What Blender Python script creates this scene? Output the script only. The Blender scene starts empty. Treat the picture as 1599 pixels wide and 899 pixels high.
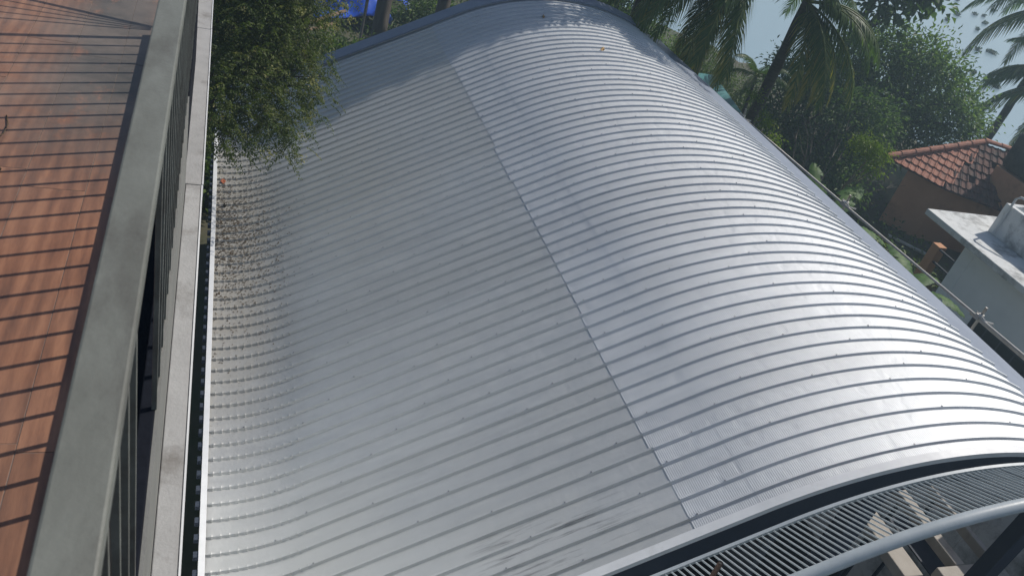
import bpy, math, random
import numpy as np
from mathutils import Vector, Matrix

random.seed(7)
scene = bpy.context.scene
COL = scene.collection
rad = math.radians
H = 10.2                                   # camera height above the ground

# ------------------------------------------------------------------ camera
cam = bpy.data.cameras.new('camera')
cam.sensor_width = 36.0
cam.lens = 36.0 * 1280 / 1599
cam.clip_start = 0.02
cam.clip_end = 6000
cam.dof.use_dof = True
cam.dof.focus_distance = 9.0
cam.dof.aperture_fstop = 14.0
camo = bpy.data.objects.new('camera', cam)
COL.objects.link(camo)
R = Matrix(((0.93216242, -0.0531307, -0.35812059),
            (-0.2580005, 0.59645916, -0.76004751),
            (0.25398617, 0.80088301, 0.54228906)))
camo.matrix_world = Matrix.Translation((0, 0, H)) @ R.to_4x4()
scene.camera = camo
scene.render.resolution_x = 1024
scene.render.resolution_y = 575

# ------------------------------------------------------------------ light
SUN_AZ, SUN_EL = rad(20), rad(47)          # azimuth from +X towards +Y
sdir = Vector((math.cos(SUN_EL) * math.cos(SUN_AZ), math.cos(SUN_EL) * math.sin(SUN_AZ), math.sin(SUN_EL)))
world = bpy.data.worlds.new('World')
scene.world = world
world.use_nodes = True
wn = world.node_tree
sky = wn.nodes.new('ShaderNodeTexSky')
sky.sky_type = 'NISHITA'
sky.sun_disc = False
sky.sun_elevation = SUN_EL
sky.sun_rotation = rad(70)
sky.dust_density = 1.6
sky.ozone_density = 1.3
bg = wn.nodes['Background']
bg.inputs['Strength'].default_value = 0.088
wn.links.new(sky.outputs[0], bg.inputs['Color'])
sl = bpy.data.lights.new('sun', 'SUN')
sl.energy = 3.7
sl.angle = rad(0.53)
sl.color = (1.0, 0.945, 0.865)
so = bpy.data.objects.new('sun', sl)
so.rotation_euler = sdir.to_track_quat('Z', 'Y').to_euler()
so.location = (20, 8, 30)
COL.objects.link(so)
vs = scene.view_settings
vs.view_transform = 'Standard'
vs.look = 'None'
vs.exposure = 0.0
vs.gamma = 1.0

# ------------------------------------------------------------------ helpers
BASE = {}


def mesh_np(name, V, F, smooth=False, attr=None):
    V = np.asarray(V, dtype=np.float32).reshape(-1, 3)
    m = bpy.data.meshes.new(name)
    if isinstance(F, np.ndarray):
        n, k = F.shape
        m.vertices.add(len(V))
        m.vertices.foreach_set('co', V.ravel())
        m.loops.add(n * k)
        m.loops.foreach_set('vertex_index', F.ravel().astype(np.int32))
        m.polygons.add(n)
        m.polygons.foreach_set('loop_start', np.arange(0, n * k, k, dtype=np.int32))
        m.update(calc_edges=True)
        m.validate()
    else:
        m.from_pydata(V.tolist(), [], F)
        m.update()
    if attr is not None:
        a = m.attributes.new('rnd', 'FLOAT', 'FACE')
        a.data.foreach_set('value', np.asarray(attr, dtype=np.float32))
    if smooth:
        m.polygons.foreach_set('use_smooth', np.ones(len(m.polygons), dtype=bool))
    return m


def link(name, mesh, mat=None, parent=None, loc=(0, 0, 0)):
    o = bpy.data.objects.new(name, mesh)
    COL.objects.link(o)
    o.location = loc
    if mesh is not None and mat is not None and len(mesh.materials) == 0:
        mesh.materials.append(mat)
    if parent is not None:
        o.parent = parent
    return o


def thing(name, label, cat, loc=(0, 0, 0), group=None):
    o = link(name, None, loc=loc)
    o.empty_display_size = 0.2
    BASE[o.name] = Vector(loc)
    tag(o, label, cat, group)
    return o


def tag(o, label, cat, group=None):
    o['label'] = label
    o['category'] = cat
    if group:
        o['group'] = group
    return o


def part(name, V, F, mat, parent, smooth=False, attr=None, kind=None):
    """mesh given in world coordinates, parented to a thing or part"""
    b = BASE[parent.name]
    V = np.asarray(V, dtype=np.float32).reshape(-1, 3) - np.array(b, dtype=np.float32)
    o = link(name, mesh_np(name, V, F, smooth, attr), mat, parent)
    BASE[o.name] = b
    if kind:
        o['kind'] = kind
    return o


def struct(name, V, F, mat, smooth=False):
    o = link(name, mesh_np(name, V, F, smooth), mat)
    o['kind'] = 'structure'
    BASE[o.name] = Vector((0, 0, 0))
    return o


def box(x0, x1, y0, y1, z0, z1, bev=0.0):
    if bev <= 0:
        V = [(x, y, z) for z in (z0, z1) for y in (y0, y1) for x in (x0, x1)]
        F = [(0, 2, 3, 1), (4, 5, 7, 6), (0, 1, 5, 4), (2, 6, 7, 3), (0, 4, 6, 2), (1, 3, 7, 5)]
        return V, F
    import bmesh
    bm = bmesh.new()
    bmesh.ops.create_cube(bm, size=1)
    for v in bm.verts:
        v.co = Vector(((x0 + x1) / 2 + v.co.x * (x1 - x0), (y0 + y1) / 2 + v.co.y * (y1 - y0), (z0 + z1) / 2 + v.co.z * (z1 - z0)))
    bmesh.ops.bevel(bm, geom=bm.edges[:], offset=bev, segments=2, affect='EDGES', profile=0.5)
    bm.verts.index_update()
    V = [tuple(v.co) for v in bm.verts]
    F = [tuple(v.index for v in f.verts) for f in bm.faces]
    bm.free()
    return V, F


def join(*vf):
    V, F = [], []
    for v, f in vf:
        n = len(V)
        V += [tuple(p) for p in v]
        F += [tuple(int(i) + n for i in q) for q in f]
    return V, F


def tube(pts, radii, n=8, cap=True):
    pts = [Vector(p) for p in pts]
    if not hasattr(radii, '__len__'):
        radii = [radii] * len(pts)
    V, F = [], []
    ref = Vector((0.31, 0.17, 0.93)).normalized()
    for i, p in enumerate(pts):
        d = (pts[min(i + 1, len(pts) - 1)] - pts[max(i - 1, 0)]).normalized()
        if abs(d.dot(ref)) > 0.97:
            ref = Vector((1, 0.1, 0)).normalized()
        a = d.cross(ref).normalized()
        b = d.cross(a)
        for k in range(n):
            t = 2 * math.pi * k / n
            V.append(tuple(p + (a * math.cos(t) + b * math.sin(t)) * radii[i]))
    for i in range(len(pts) - 1):
        for k in range(n):
            k2 = (k + 1) % n
            F.append((i * n + k, i * n + k2, (i + 1) * n + k2, (i + 1) * n + k))
    if cap:
        F.append(tuple(range(n)))
        F.append(tuple((len(pts) - 1) * n + k for k in reversed(range(n))))
    return V, F


# ------------------------------------------------------------------ materials
def newmat(name):
    m = bpy.data.materials.new(name)
    m.use_nodes = True
    nt = m.node_tree
    b = nt.nodes['Principled BSDF']
    return m, nt, b


def N(nt, t, **kw):
    n = nt.nodes.new(t)
    for k, v in kw.items():
        if k.startswith('i_'):
            n.inputs[k[2:].replace('_', ' ')].default_value = v
        else:
            setattr(n, k, v)
    return n


def math_(nt, op, a, b=None, clamp=False):
    n = nt.nodes.new('ShaderNodeMath')
    n.operation = op
    n.use_clamp = clamp
    for i, v in enumerate((a, b)):
        if v is None:
            continue
        if isinstance(v, (int, float)):
            n.inputs[i].default_value = v
        else:
            nt.links.new(v, n.inputs[i])
    return n.outputs[0]


def noise(nt, vec, scale, detail=4, rough=0.6, stretch=None):
    if stretch is not None:
        mp = N(nt, 'ShaderNodeMapping')
        mp.inputs['Scale'].default_value = stretch
        nt.links.new(vec, mp.inputs['Vector'])
        vec = mp.outputs[0]
    n = N(nt, 'ShaderNodeTexNoise')
    n.inputs['Scale'].default_value = scale
    n.inputs['Detail'].default_value = detail
    n.inputs['Roughness'].default_value = rough
    nt.links.new(vec, n.inputs['Vector'])
    return n.outputs['Fac']


def ramp(nt, fac, stops):
    r = N(nt, 'ShaderNodeValToRGB')
    while len(r.color_ramp.elements) < len(stops):
        r.color_ramp.elements.new(0.5)
    for e, (p, c) in zip(r.color_ramp.elements, stops):
        e.position = p
        e.color = (c, c, c, 1) if isinstance(c, (int, float)) else (*c, 1)
    nt.links.new(fac, r.inputs[0])
    return r.outputs[0]


def mix(nt, fac, a, b, mode='MIX'):
    m = N(nt, 'ShaderNodeMix', data_type='RGBA', blend_type=mode)
    for sock, v in ((m.inputs[0], fac), (m.inputs[6], a), (m.inputs[7], b)):
        if isinstance(v, (int, float)):
            sock.default_value = v
        elif isinstance(v, tuple):
            sock.default_value = (*v, 1)
        else:
            nt.links.new(v, sock)
    return m.outputs[2]


def bump(nt, b, height, strength, dist=0.01):
    bp = N(nt, 'ShaderNodeBump')
    bp.inputs['Strength'].default_value = strength
    bp.inputs['Distance'].default_value = dist
    nt.links.new(height, bp.inputs['Height'])
    nt.links.new(bp.outputs[0], b.inputs['Normal'])


def wpos(nt):
    return N(nt, 'ShaderNodeNewGeometry').outputs['Position']


def mottled(name, c1, c2, rough=0.7, scale=3.0, metallic=0.0, bscale=40.0, bstr=0.15, c3=None, c3pos=0.6, stretch=None, spec=0.5):
    """surface whose own colour varies between c1 and c2, with c3 as stains"""
    m, nt, b = newmat(name)
    p = wpos(nt)
    f = noise(nt, p, scale, 6, 0.65, stretch)
    col = mix(nt, ramp(nt, f, [(0.3, 0.0), (0.7, 1.0)]), c1, c2)
    if c3 is not None:
        f2 = noise(nt, p, scale * 0.45, 8, 0.7, stretch)
        col = mix(nt, ramp(nt, f2, [(c3pos - 0.07, 0.0), (c3pos + 0.1, 0.85)]), col, c3)
    nt.links.new(col, b.inputs['Base Color'])
    rr = math_(nt, 'ADD', math_(nt, 'MULTIPLY', f, 0.25), rough - 0.12, True)
    nt.links.new(rr, b.inputs['Roughness'])
    b.inputs['Metallic'].default_value = metallic
    b.inputs['Specular IOR Level'].default_value = spec
    bump(nt, b, noise(nt, p, bscale, 5, 0.6), bstr)
    return m


def leafmat(name, c1, c2, c3=None, transl=0.3, rough=0.45, fade=0.0):
    m, nt, b = newmat(name)
    at = N(nt, 'ShaderNodeAttribute', attribute_name='rnd')
    stops = [(0.0, c1), (0.75, c2), (1.0, c3 if c3 else c2)]
    col = ramp(nt, at.outputs['Fac'], stops)
    nt.links.new(col, b.inputs['Base Color'])
    b.inputs['Roughness'].default_value = rough
    b.inputs['Specular IOR Level'].default_value = 0.25
    tr = N(nt, 'ShaderNodeBsdfTranslucent')
    nt.links.new(mix(nt, 1.0, col, (1.0, 1.15, 0.5), 'MULTIPLY'), tr.inputs['Color'])
    ms = N(nt, 'ShaderNodeMixShader')
    ms.inputs[0].default_value = transl
    nt.links.new(b.outputs[0], ms.inputs[1])
    nt.links.new(tr.outputs[0], ms.inputs[2])
    nt.links.new(ms.outputs[0], nt.nodes['Material Output'].inputs['Surface'])
    return m


def metal_sheet(name, upper=False):
    m, nt, b = newmat(name)
    p = wpos(nt)
    inf = N(nt, 'ShaderNodeObjectInfo')
    big = noise(nt, p, 0.9, 5, 0.6)
    streak = noise(nt, p, 5.0, 6, 0.65, (0.45, 3.0, 0.45))
    col = mix(nt, ramp(nt, streak, [(0.3, 0.0), (0.75, 1.0)]), (0.575, 0.597, 0.622) if upper else (0.575, 0.585, 0.58), (0.65, 0.67, 0.692) if upper else (0.655, 0.662, 0.655))
    col = mix(nt, math_(nt, 'MULTIPLY', inf.outputs['Random'], 0.4), col, (0.52, 0.54, 0.565) if upper else (0.51, 0.52, 0.515))
    blotch = noise(nt, p, 2.1, 7, 0.7, (0.7, 1.3, 0.7))
    col = mix(nt, ramp(nt, blotch, [(0.5, 0.0), (0.8, 0.35)]), col, (0.42, 0.43, 0.44))
    sep = N(nt, 'ShaderNodeSeparateXYZ')
    nt.links.new(p, sep.inputs[0])
    X, Y = sep.outputs[0], sep.outputs[1]
    wnz = N(nt, 'ShaderNodeTexWhiteNoise', noise_dimensions='1D')      # every five-rib sheet has its own tone
    nt.links.new(math_(nt, 'FLOOR', math_(nt, 'SUBTRACT', Y, 3.58)), wnz.inputs['W'])
    hsv = N(nt, 'ShaderNodeHueSaturation')
    nt.links.new(math_(nt, 'ADD', math_(nt, 'MULTIPLY', wnz.outputs['Value'], 0.07), 0.965), hsv.inputs['Value'])
    nt.links.new(col, hsv.inputs['Color'])
    col = hsv.outputs[0]

    def window(v, a0, a1, b0, b1):
        mr = N(nt, 'ShaderNodeMapRange', interpolation_type='SMOOTHSTEP')
        nt.links.new(v, mr.inputs[0]); mr.inputs[1].default_value = a0; mr.inputs[2].default_value = a1
        mr2 = N(nt, 'ShaderNodeMapRange', interpolation_type='SMOOTHSTEP')
        nt.links.new(v, mr2.inputs[0]); mr2.inputs[1].default_value = b1; mr2.inputs[2].default_value = b0
        return math_(nt, 'MULTIPLY', mr.outputs[0], mr2.outputs[0])
    # washed-down dirt lying in the valley by the gutter
    area = math_(nt, 'MULTIPLY', window(X, -0.2, 0.2, 0.55, 1.55), window(Y, 5.0, 9.5, 11.5, 15.5))
    dn = noise(nt, p, 6.0, 8, 0.75, (1.0, 1.6, 1.0))
    dirt = math_(nt, 'MULTIPLY', area, ramp(nt, dn, [(0.25, 0.35), (0.62, 1.0)]), True)
    speck = noise(nt, p, 38.0, 3, 0.6)
    spk = math_(nt, 'MULTIPLY', area, ramp(nt, speck, [(0.62, 0.0), (0.7, 1.0)]), True)
    # thin grey film over the whole lower slope
    film = math_(nt, 'MULTIPLY', 0.35 if upper else 0.75, ramp(nt, big, [(0.3, 0.12), (0.7, 0.42)]), True)
    # dark scuff marks near the front verge
    sc = math_(nt, 'MULTIPLY', window(X, 2.3, 2.7, 3.3, 3.9), window(Y, 3.7, 3.85, 4.2, 4.45))
    scn = noise(nt, p, 3.0, 6, 0.65, (0.45, 7.0, 0.45))
    scuff = math_(nt, 'MULTIPLY', sc, ramp(nt, scn, [(0.52, 0.0), (0.68, 0.8)]), True)
    dcol = mix(nt, film, col, (0.41, 0.41, 0.385))
    dcol = mix(nt, math_(nt, 'MULTIPLY', dirt, 0.8), dcol, (0.30, 0.27, 0.22))
    dcol = mix(nt, spk, dcol, (0.07, 0.055, 0.04))
    dcol = mix(nt, scuff, dcol, (0.10, 0.10, 0.105))
    nt.links.new(dcol, b.inputs['Base Color'])
    dull = math_(nt, 'MAXIMUM', math_(nt, 'MULTIPLY', dirt, 0.75), math_(nt, 'MAXIMUM', spk, math_(nt, 'MULTIPLY', film, 0.8)))
    met = math_(nt, 'SUBTRACT', 0.74, math_(nt, 'MULTIPLY', dull, 0.6), True)
    nt.links.new(met, b.inputs['Metallic'])
    r0 = math_(nt, 'ADD', math_(nt, 'MULTIPLY', streak, 0.14), 0.585 if upper else 0.47)
    nt.links.new(math_(nt, 'ADD', r0, math_(nt, 'MULTIPLY', dull, 0.2), True), b.inputs['Roughness'])
    # shallow oil-canning dents
    d1 = noise(nt, p, 4.5, 3, 0.5, (1.0, 0.8, 1.0))
    d2 = noise(nt, p, 16.0, 3, 0.5)
    d3 = ramp(nt, noise(nt, p, 7.0, 2, 0.4, (1.0, 0.6, 1.0)), [(0.55, 0.0), (0.72, 1.0)])
    hh = math_(nt, 'ADD', math_(nt, 'MULTIPLY', d1, 1.0), math_(nt, 'MULTIPLY', d2, 0.22))
    hh = math_(nt, 'SUBTRACT', hh, math_(nt, 'MULTIPLY', d3, 0.35 if upper else 0.12))
    bump(nt, b, hh, 0.4, 0.02)
    return m


def wood_tile(name):
    m, nt, b = newmat(name)
    p = wpos(nt)
    inf = N(nt, 'ShaderNodeObjectInfo')
    off = N(nt, 'ShaderNodeVectorMath', operation='ADD')
    comb = N(nt, 'ShaderNodeCombineXYZ')
    nt.links.new(math_(nt, 'MULTIPLY', inf.outputs['Random'], 37.0), comb.inputs[0])
    nt.links.new(math_(nt, 'MULTIPLY', inf.outputs['Random'], 91.0), comb.inputs[1])
    nt.links.new(p, off.inputs[0]); nt.links.new(comb.outputs[0], off.inputs[1])
    pv = off.outputs[0]
    warp = noise(nt, pv, 2.2, 3, 0.5, (2.0, 0.7, 1.0))
    g = noise(nt, pv, 9.0, 7, 0.7, (3.2, 0.35, 1.0))
    w = N(nt, 'ShaderNodeTexWave', wave_type='BANDS', bands_direction='X')
    w.inputs['Scale'].default_value = 6.0
    w.inputs['Distortion'].default_value = 9.0
    w.inputs['Detail'].default_value = 3.0
    w.inputs['Detail Scale'].default_value = 0.6
    mp = N(nt, 'ShaderNodeMapping'); mp.inputs['Scale'].default_value = (1.0, 0.22, 1.0)
    nt.links.new(pv, mp.inputs[0]); nt.links.new(mp.outputs[0], w.inputs['Vector'])
    f = math_(nt, 'ADD', math_(nt, 'MULTIPLY', g, 0.8), math_(nt, 'MULTIPLY', w.outputs['Fac'], 0.14))
    col = ramp(nt, f, [(0.30, (0.10, 0.047, 0.03)), (0.47, (0.205, 0.093, 0.052)), (0.64, (0.32, 0.155, 0.085))])
    col = mix(nt, math_(nt, 'MULTIPLY', warp, 0.35), col, (0.30, 0.135, 0.075))
    hs = N(nt, 'ShaderNodeHueSaturation')
    nt.links.new(math_(nt, 'ADD', math_(nt, 'MULTIPLY', inf.outputs['Random'], 0.35), 0.8), hs.inputs['Value'])
    nt.links.new(col, hs.inputs['Color'])
    col = hs.outputs[0]
    # grey mould and dust patches
    sep = N(nt, 'ShaderNodeSeparateXYZ'); nt.links.new(p, sep.inputs[0])
    mr = N(nt, 'ShaderNodeMapRange', interpolation_type='SMOOTHSTEP'); nt.links.new(sep.outputs[1], mr.inputs[0])
    mr.inputs[1].default_value = 2.5; mr.inputs[2].default_value = 3.7
    sx = math_(nt, 'ADD', math_(nt, 'ABSOLUTE', math_(nt, 'ADD', sep.outputs[0], 0.43)), 0.0)
    mx = N(nt, 'ShaderNodeMapRange', interpolation_type='SMOOTHSTEP'); nt.links.new(sx, mx.inputs[0])
    mx.inputs[1].default_value = 0.34; mx.inputs[2].default_value = 0.08
    sn = noise(nt, p, 3.5, 8, 0.72, (1.6, 0.8, 1.0))
    st = math_(nt, 'MULTIPLY', math_(nt, 'MULTIPLY', mr.outputs[0], mx.outputs[0]), ramp(nt, sn, [(0.33, 0.0), (0.45, 1.0)]), True)
    col = mix(nt, st, col, (0.075, 0.07, 0.062))
    dn = noise(nt, p, 1.6, 8, 0.7)
    dust = math_(nt, 'MULTIPLY', ramp(nt, dn, [(0.35, 0.0), (0.7, 0.55)]), math_(nt, 'ADD', math_(nt, 'MULTIPLY', mr.outputs[0], 1.1), 0.3))
    col = mix(nt, dust, col, (0.25, 0.20, 0.165))
    nt.links.new(col, b.inputs['Base Color'])
    b.inputs['Roughness'].default_value = 0.48
    bump(nt, b, noise(nt, pv, 60, 3, 0.6, (2, 0.4, 1)), 0.06)
    return m


M = {}
M['metal'] = metal_sheet('galvanised_sheet')
M['metal_upper'] = metal_sheet('crimped_sheet', True)
M['white_trim'] = mottled('white_trim', (0.70, 0.71, 0.72), (0.60, 0.61, 0.62), 0.45, 4, bstr=0.05, c3=(0.42, 0.41, 0.39), c3pos=0.66)
M['grey_flash'] = mottled('grey_flashing', (0.24, 0.28, 0.35), (0.19, 0.225, 0.29), 0.55, 2, bstr=0.05, spec=0.3)
M['dark_fascia'] = mottled('dark_fascia', (0.03, 0.04, 0.06), (0.045, 0.055, 0.075), 0.6, 3, spec=0.2)
M['grill'] = mottled('grill_paint', (0.44, 0.48, 0.50), (0.36, 0.40, 0.42), 0.4, 6, bstr=0.08, c3=(0.24, 0.22, 0.2), c3pos=0.68)
M['screw'] = mottled('screw_steel', (0.35, 0.35, 0.36), (0.25, 0.25, 0.26), 0.4, 20, metallic=0.8)
M['tile'] = wood_tile('wood_look_tile')
M['grout'] = mottled('grout', (0.09, 0.065, 0.05), (0.22, 0.19, 0.17), 0.9, 14)
M['rail'] = mottled('rail_paint', (0.172, 0.180, 0.160), (0.112, 0.117, 0.102), 0.55, 11, bscale=120, bstr=0.08, c3=(0.075, 0.072, 0.062), c3pos=0.52, stretch=(1.4, 0.5, 1.0))
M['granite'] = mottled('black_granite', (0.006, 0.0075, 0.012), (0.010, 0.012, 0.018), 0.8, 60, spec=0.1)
M['concrete'] = mottled('ledge_concrete', (0.30, 0.30, 0.298), (0.37, 0.37, 0.368), 0.85, 9, bscale=90, bstr=0.25, c3=(0.17, 0.16, 0.148), c3pos=0.60)
M['render'] = mottled('grey_render', (0.16, 0.16, 0.15), (0.20, 0.20, 0.185), 0.9, 6, bscale=80, bstr=0.25)
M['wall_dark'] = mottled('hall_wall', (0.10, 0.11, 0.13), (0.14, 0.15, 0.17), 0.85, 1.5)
M['beam'] = mottled('pale_concrete', (0.36, 0.33, 0.29), (0.44, 0.41, 0.37), 0.9, 5, bscale=60, bstr=0.3, c3=(0.22, 0.19, 0.16), c3pos=0.64)
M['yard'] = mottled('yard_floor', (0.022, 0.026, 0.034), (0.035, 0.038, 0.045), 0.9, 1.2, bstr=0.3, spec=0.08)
M['rust'] = mottled('rusty_steel', (0.13, 0.075, 0.05), (0.07, 0.045, 0.035), 0.8, 18, metallic=0.2, bstr=0.4)
M['pipe'] = mottled('scaffold_pipe', (0.60, 0.58, 0.54), (0.46, 0.43, 0.39), 0.55, 6, metallic=0.2, c3=(0.32, 0.22, 0.15), c3pos=0.62, bstr=0.1)
M['orange'] = mottled('orange_wall', (0.56, 0.30, 0.17), (0.48, 0.25, 0.14), 0.9, 1.2, bstr=0.2, c3=(0.2, 0.11, 0.06), c3pos=0.64)
M['clay'] = mottled('clay_tile', (0.44, 0.19, 0.125), (0.32, 0.135, 0.09), 0.8, 7, bscale=60, bstr=0.3, c3=(0.16, 0.10, 0.08), c3pos=0.6)
M['clay_shaded'] = mottled('shaded_clay_tile', (0.17, 0.075, 0.055), (0.10, 0.055, 0.045), 0.85, 7, bscale=60, bstr=0.3, c3=(0.05, 0.042, 0.04), c3pos=0.52)  # shade of the slope turned from the sun, put into the colour
M['plaster'] = mottled('white_plaster', (0.66, 0.67, 0.66), (0.58, 0.60, 0.60), 0.85, 2.6, bscale=40, bstr=0.2, c3=(0.13, 0.13, 0.125), c3pos=0.54)
M['plaster_clean'] = mottled('pale_wall_paint', (0.80, 0.84, 0.87), (0.72, 0.76, 0.79), 0.85, 1.0, bstr=0.1, c3=(0.42, 0.44, 0.43), c3pos=0.68)
M['glass'] = mottled('dark_glass', (0.02, 0.025, 0.03), (0.03, 0.035, 0.04), 0.2, 2, bstr=0.0)
M['mossy'] = mottled('mossy_concrete', (0.055, 0.06, 0.045), (0.10, 0.095, 0.075), 0.95, 3, bscale=14, bstr=0.8, c3=(0.03, 0.035, 0.028), c3pos=0.5)
M['bark'] = mottled('bark', (0.10, 0.085, 0.07), (0.055, 0.045, 0.038), 0.9, 9, bscale=25, bstr=0.7, stretch=(1, 1, 0.3))
M['bark_pale'] = mottled('pale_bark', (0.20, 0.18, 0.15), (0.12, 0.10, 0.085), 0.9, 9, bscale=25, bstr=0.5)
M['palm_bark'] = mottled('palm_bark', (0.085, 0.085, 0.07), (0.045, 0.04, 0.035), 0.9, 6, bscale=12, bstr=0.8, stretch=(0.4, 0.4, 3.0))
M['soil'] = mottled('soil', (0.10, 0.085, 0.055), (0.055, 0.06, 0.03), 0.95, 0.8, bscale=8, bstr=0.8, c3=(0.045, 0.065, 0.025), c3pos=0.5)
M['blue_tarp'] = mottled('blue_tarpaulin', (0.015, 0.07, 0.50), (0.02, 0.11, 0.62), 0.4, 5, bscale=6, bstr=0.8)
M['teal'] = mottled('teal_sheet', (0.01, 0.20, 0.20), (0.012, 0.16, 0.17), 0.5, 3, bstr=0.1)
M['wood'] = mottled('weathered_wood', (0.26, 0.17, 0.11), (0.17, 0.11, 0.07), 0.85, 8, stretch=(1, 0.2, 1), bstr=0.3)
M['pvc'] = mottled('white_pvc', (0.62, 0.62, 0.60), (0.5, 0.5, 0.48), 0.5, 4, bstr=0.05)
M['dry_leaf'] = mottled('dry_leaf', (0.45, 0.30, 0.12), (0.32, 0.19, 0.07), 0.7, 20, bstr=0.2)
M['red_leaf'] = mottled('red_dry_leaf', (0.38, 0.10, 0.04), (0.24, 0.07, 0.03), 0.7, 20, bstr=0.2)
M['black_lump'] = mottled('dark_clod', (0.03, 0.022, 0.018), (0.015, 0.012, 0.012), 0.9, 30, bscale=60, bstr=0.8)
M['litter'] = mottled('leaf_litter', (0.11, 0.075, 0.04), (0.04, 0.03, 0.02), 0.9, 30, bstr=0.2)
M['lf_feather'] = leafmat('feathery_leaf', (0.036, 0.066, 0.017), (0.115, 0.145, 0.036), (0.34, 0.30, 0.11), 0.4)
M['lf_flower'] = leafmat('pale_blossom', (0.28, 0.27, 0.10), (0.40, 0.37, 0.18), None, 0.3, 0.7)
M['lf_bush'] = leafmat('glossy_leaf', (0.045, 0.095, 0.034), (0.15, 0.225, 0.075), (0.27, 0.34, 0.11), 0.5, 0.5)
M['lf_dark'] = leafmat('dark_leaf', (0.03, 0.068, 0.028), (0.095, 0.155, 0.052), (0.17, 0.24, 0.07), 0.46, 0.5)
M['lf_pale'] = leafmat('pale_green_leaf', (0.06, 0.10, 0.035), (0.13, 0.19, 0.07), (0.20, 0.26, 0.10), 0.35, 0.5)
M['lf_fern'] = leafmat('bright_green_leaf', (0.09, 0.15, 0.02), (0.17, 0.24, 0.04), (0.28, 0.30, 0.05), 0.4, 0.5)
M['lf_palm'] = leafmat('palm_leaf', (0.035, 0.078, 0.026), (0.10, 0.16, 0.045), (0.33, 0.28, 0.08), 0.45, 0.45)
M['lf_ground'] = leafmat('undergrowth_leaf', (0.025, 0.055, 0.012), (0.10, 0.16, 0.03), (0.22, 0.27, 0.05), 0.4, 0.5)
M['lf_banana'] = leafmat('banana_leaf', (0.05, 0.12, 0.03), (0.10, 0.20, 0.05), (0.16, 0.26, 0.07), 0.4, 0.55)
M['lf_hyacinth'] = leafmat('water_plant', (0.02, 0.045, 0.012), (0.06, 0.11, 0.02), None, 0.2, 0.5)

# water
m, nt, b = newmat('river_water')
b.inputs['Base Color'].default_value = (0.27, 0.37, 0.42, 1)
b.inputs['Roughness'].default_value = 0.2
b.inputs['IOR'].default_value = 1.33
bump(nt, b, noise(nt, wpos(nt), 2.2, 4, 0.6), 0.06, 0.05)
M['water'] = m

# ------------------------------------------------------------------ setting: ground, bank, water
def ground_z(x, y):
    d = x + 0.75 * y - 51.0                 # distance past the bank line
    t = min(max(d / 3.0, 0.0), 1.0)
    return -2.2 * t * t * (3 - 2 * t)


gx = np.concatenate([np.linspace(-400, -20, 12), np.linspace(-15, 50, 90), np.linspace(60, 400, 10)])
gy = np.concatenate([np.linspace(-200, -10, 10), np.linspace(-5, 70, 90), np.linspace(80, 1500, 14)])
rng = np.random.default_rng(3)
GV = []
for y in gy:
    for x in gx:
        GV.append((x, y, ground_z(x, y) + (rng.uniform(-0.07, 0.07) if y > 17 else 0)))
nx_ = len(gx)
GF = np.array([(j * nx_ + i, j * nx_ + i + 1, (j + 1) * nx_ + i + 1, (j + 1) * nx_ + i) for j in range(len(gy) - 1) for i in range(nx_ - 1)])
struct('ground', GV, GF, M['soil'], True)
struct('water', [(-3000, -2000, -1.1), (4500, -2000, -1.1), (4500, 5000, -1.1), (-3000, 5000, -1.1)], [(0, 1, 2, 3)], M['water'])

# ------------------------------------------------------------------ terrace on the left
FZ = H - 1.68
t_floor = struct('terrace_floor', *box(-2.2, -0.13, -1.5, 6.2, FZ - 0.15, FZ + 0.0006), M['grout'])
tile_w, tile_l = 0.2, 1.2
tb = box(-tile_w / 2 + 0.0009, tile_w / 2 - 0.0009, -tile_l / 2 + 0.0009, tile_l / 2 - 0.0009, -0.0055, 0.002, 0.001)
tmesh = mesh_np('floor_tile', *tb)
tmesh.materials.append(M['tile'])
offs = [0.36, 0.39, 0.51, 0.05, 0.72, 0.22, 0.9, 0.4, 0.6, 0.15]
for c in range(9):
    xc = -0.285 - 0.2 * c
    for r in range(-1, 6):
        y0 = r * tile_l + offs[c] - 0.0
        if y0 > 6.2 or y0 + tile_l < -1.0:
            continue
        link('floor_tile', tmesh, None, t_floor, (xc, y0 + tile_l / 2, FZ + random.uniform(-0.0006, 0.0006)))
half = mesh_np('floor_tile', *box(-0.027, 0.0257, -0.5984, 0.5984, -0.0055, 0.002, 0.001))
half.materials.append(M['tile'])
for r in range(-1, 5):
    link('floor_tile', half, None, t_floor, (-0.1575, r * 1.2 + 0.9, FZ))

# dark granite kerb the railing stands on
kb = thing('railing_kerb', 'black granite kerb running under the terrace railing', 'kerb', (-0.1, 0, FZ))
KT = H - 1.43
part('kerb_stone', *box(-0.106, -0.074, -1.5, 4.42, FZ - 0.145, KT, 0.003), M['granite'], kb)
part('shade_strip', *box(-0.20, -0.107, -1.5, 4.42, FZ + 0.003, FZ + 0.012), M['granite'], kb)  # dark strip added on the floor to deepen the kerb's shade
part('kerb_facing', *box(-0.0737, -0.0665, -1.5, 3.15, H - 1.80, KT - 0.004), M['render'], kb)
part('kerb_facing', *box(-0.0737, -0.0695, 3.155, 4.42, H - 1.80, KT - 0.05), M['granite'], kb)

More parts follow.
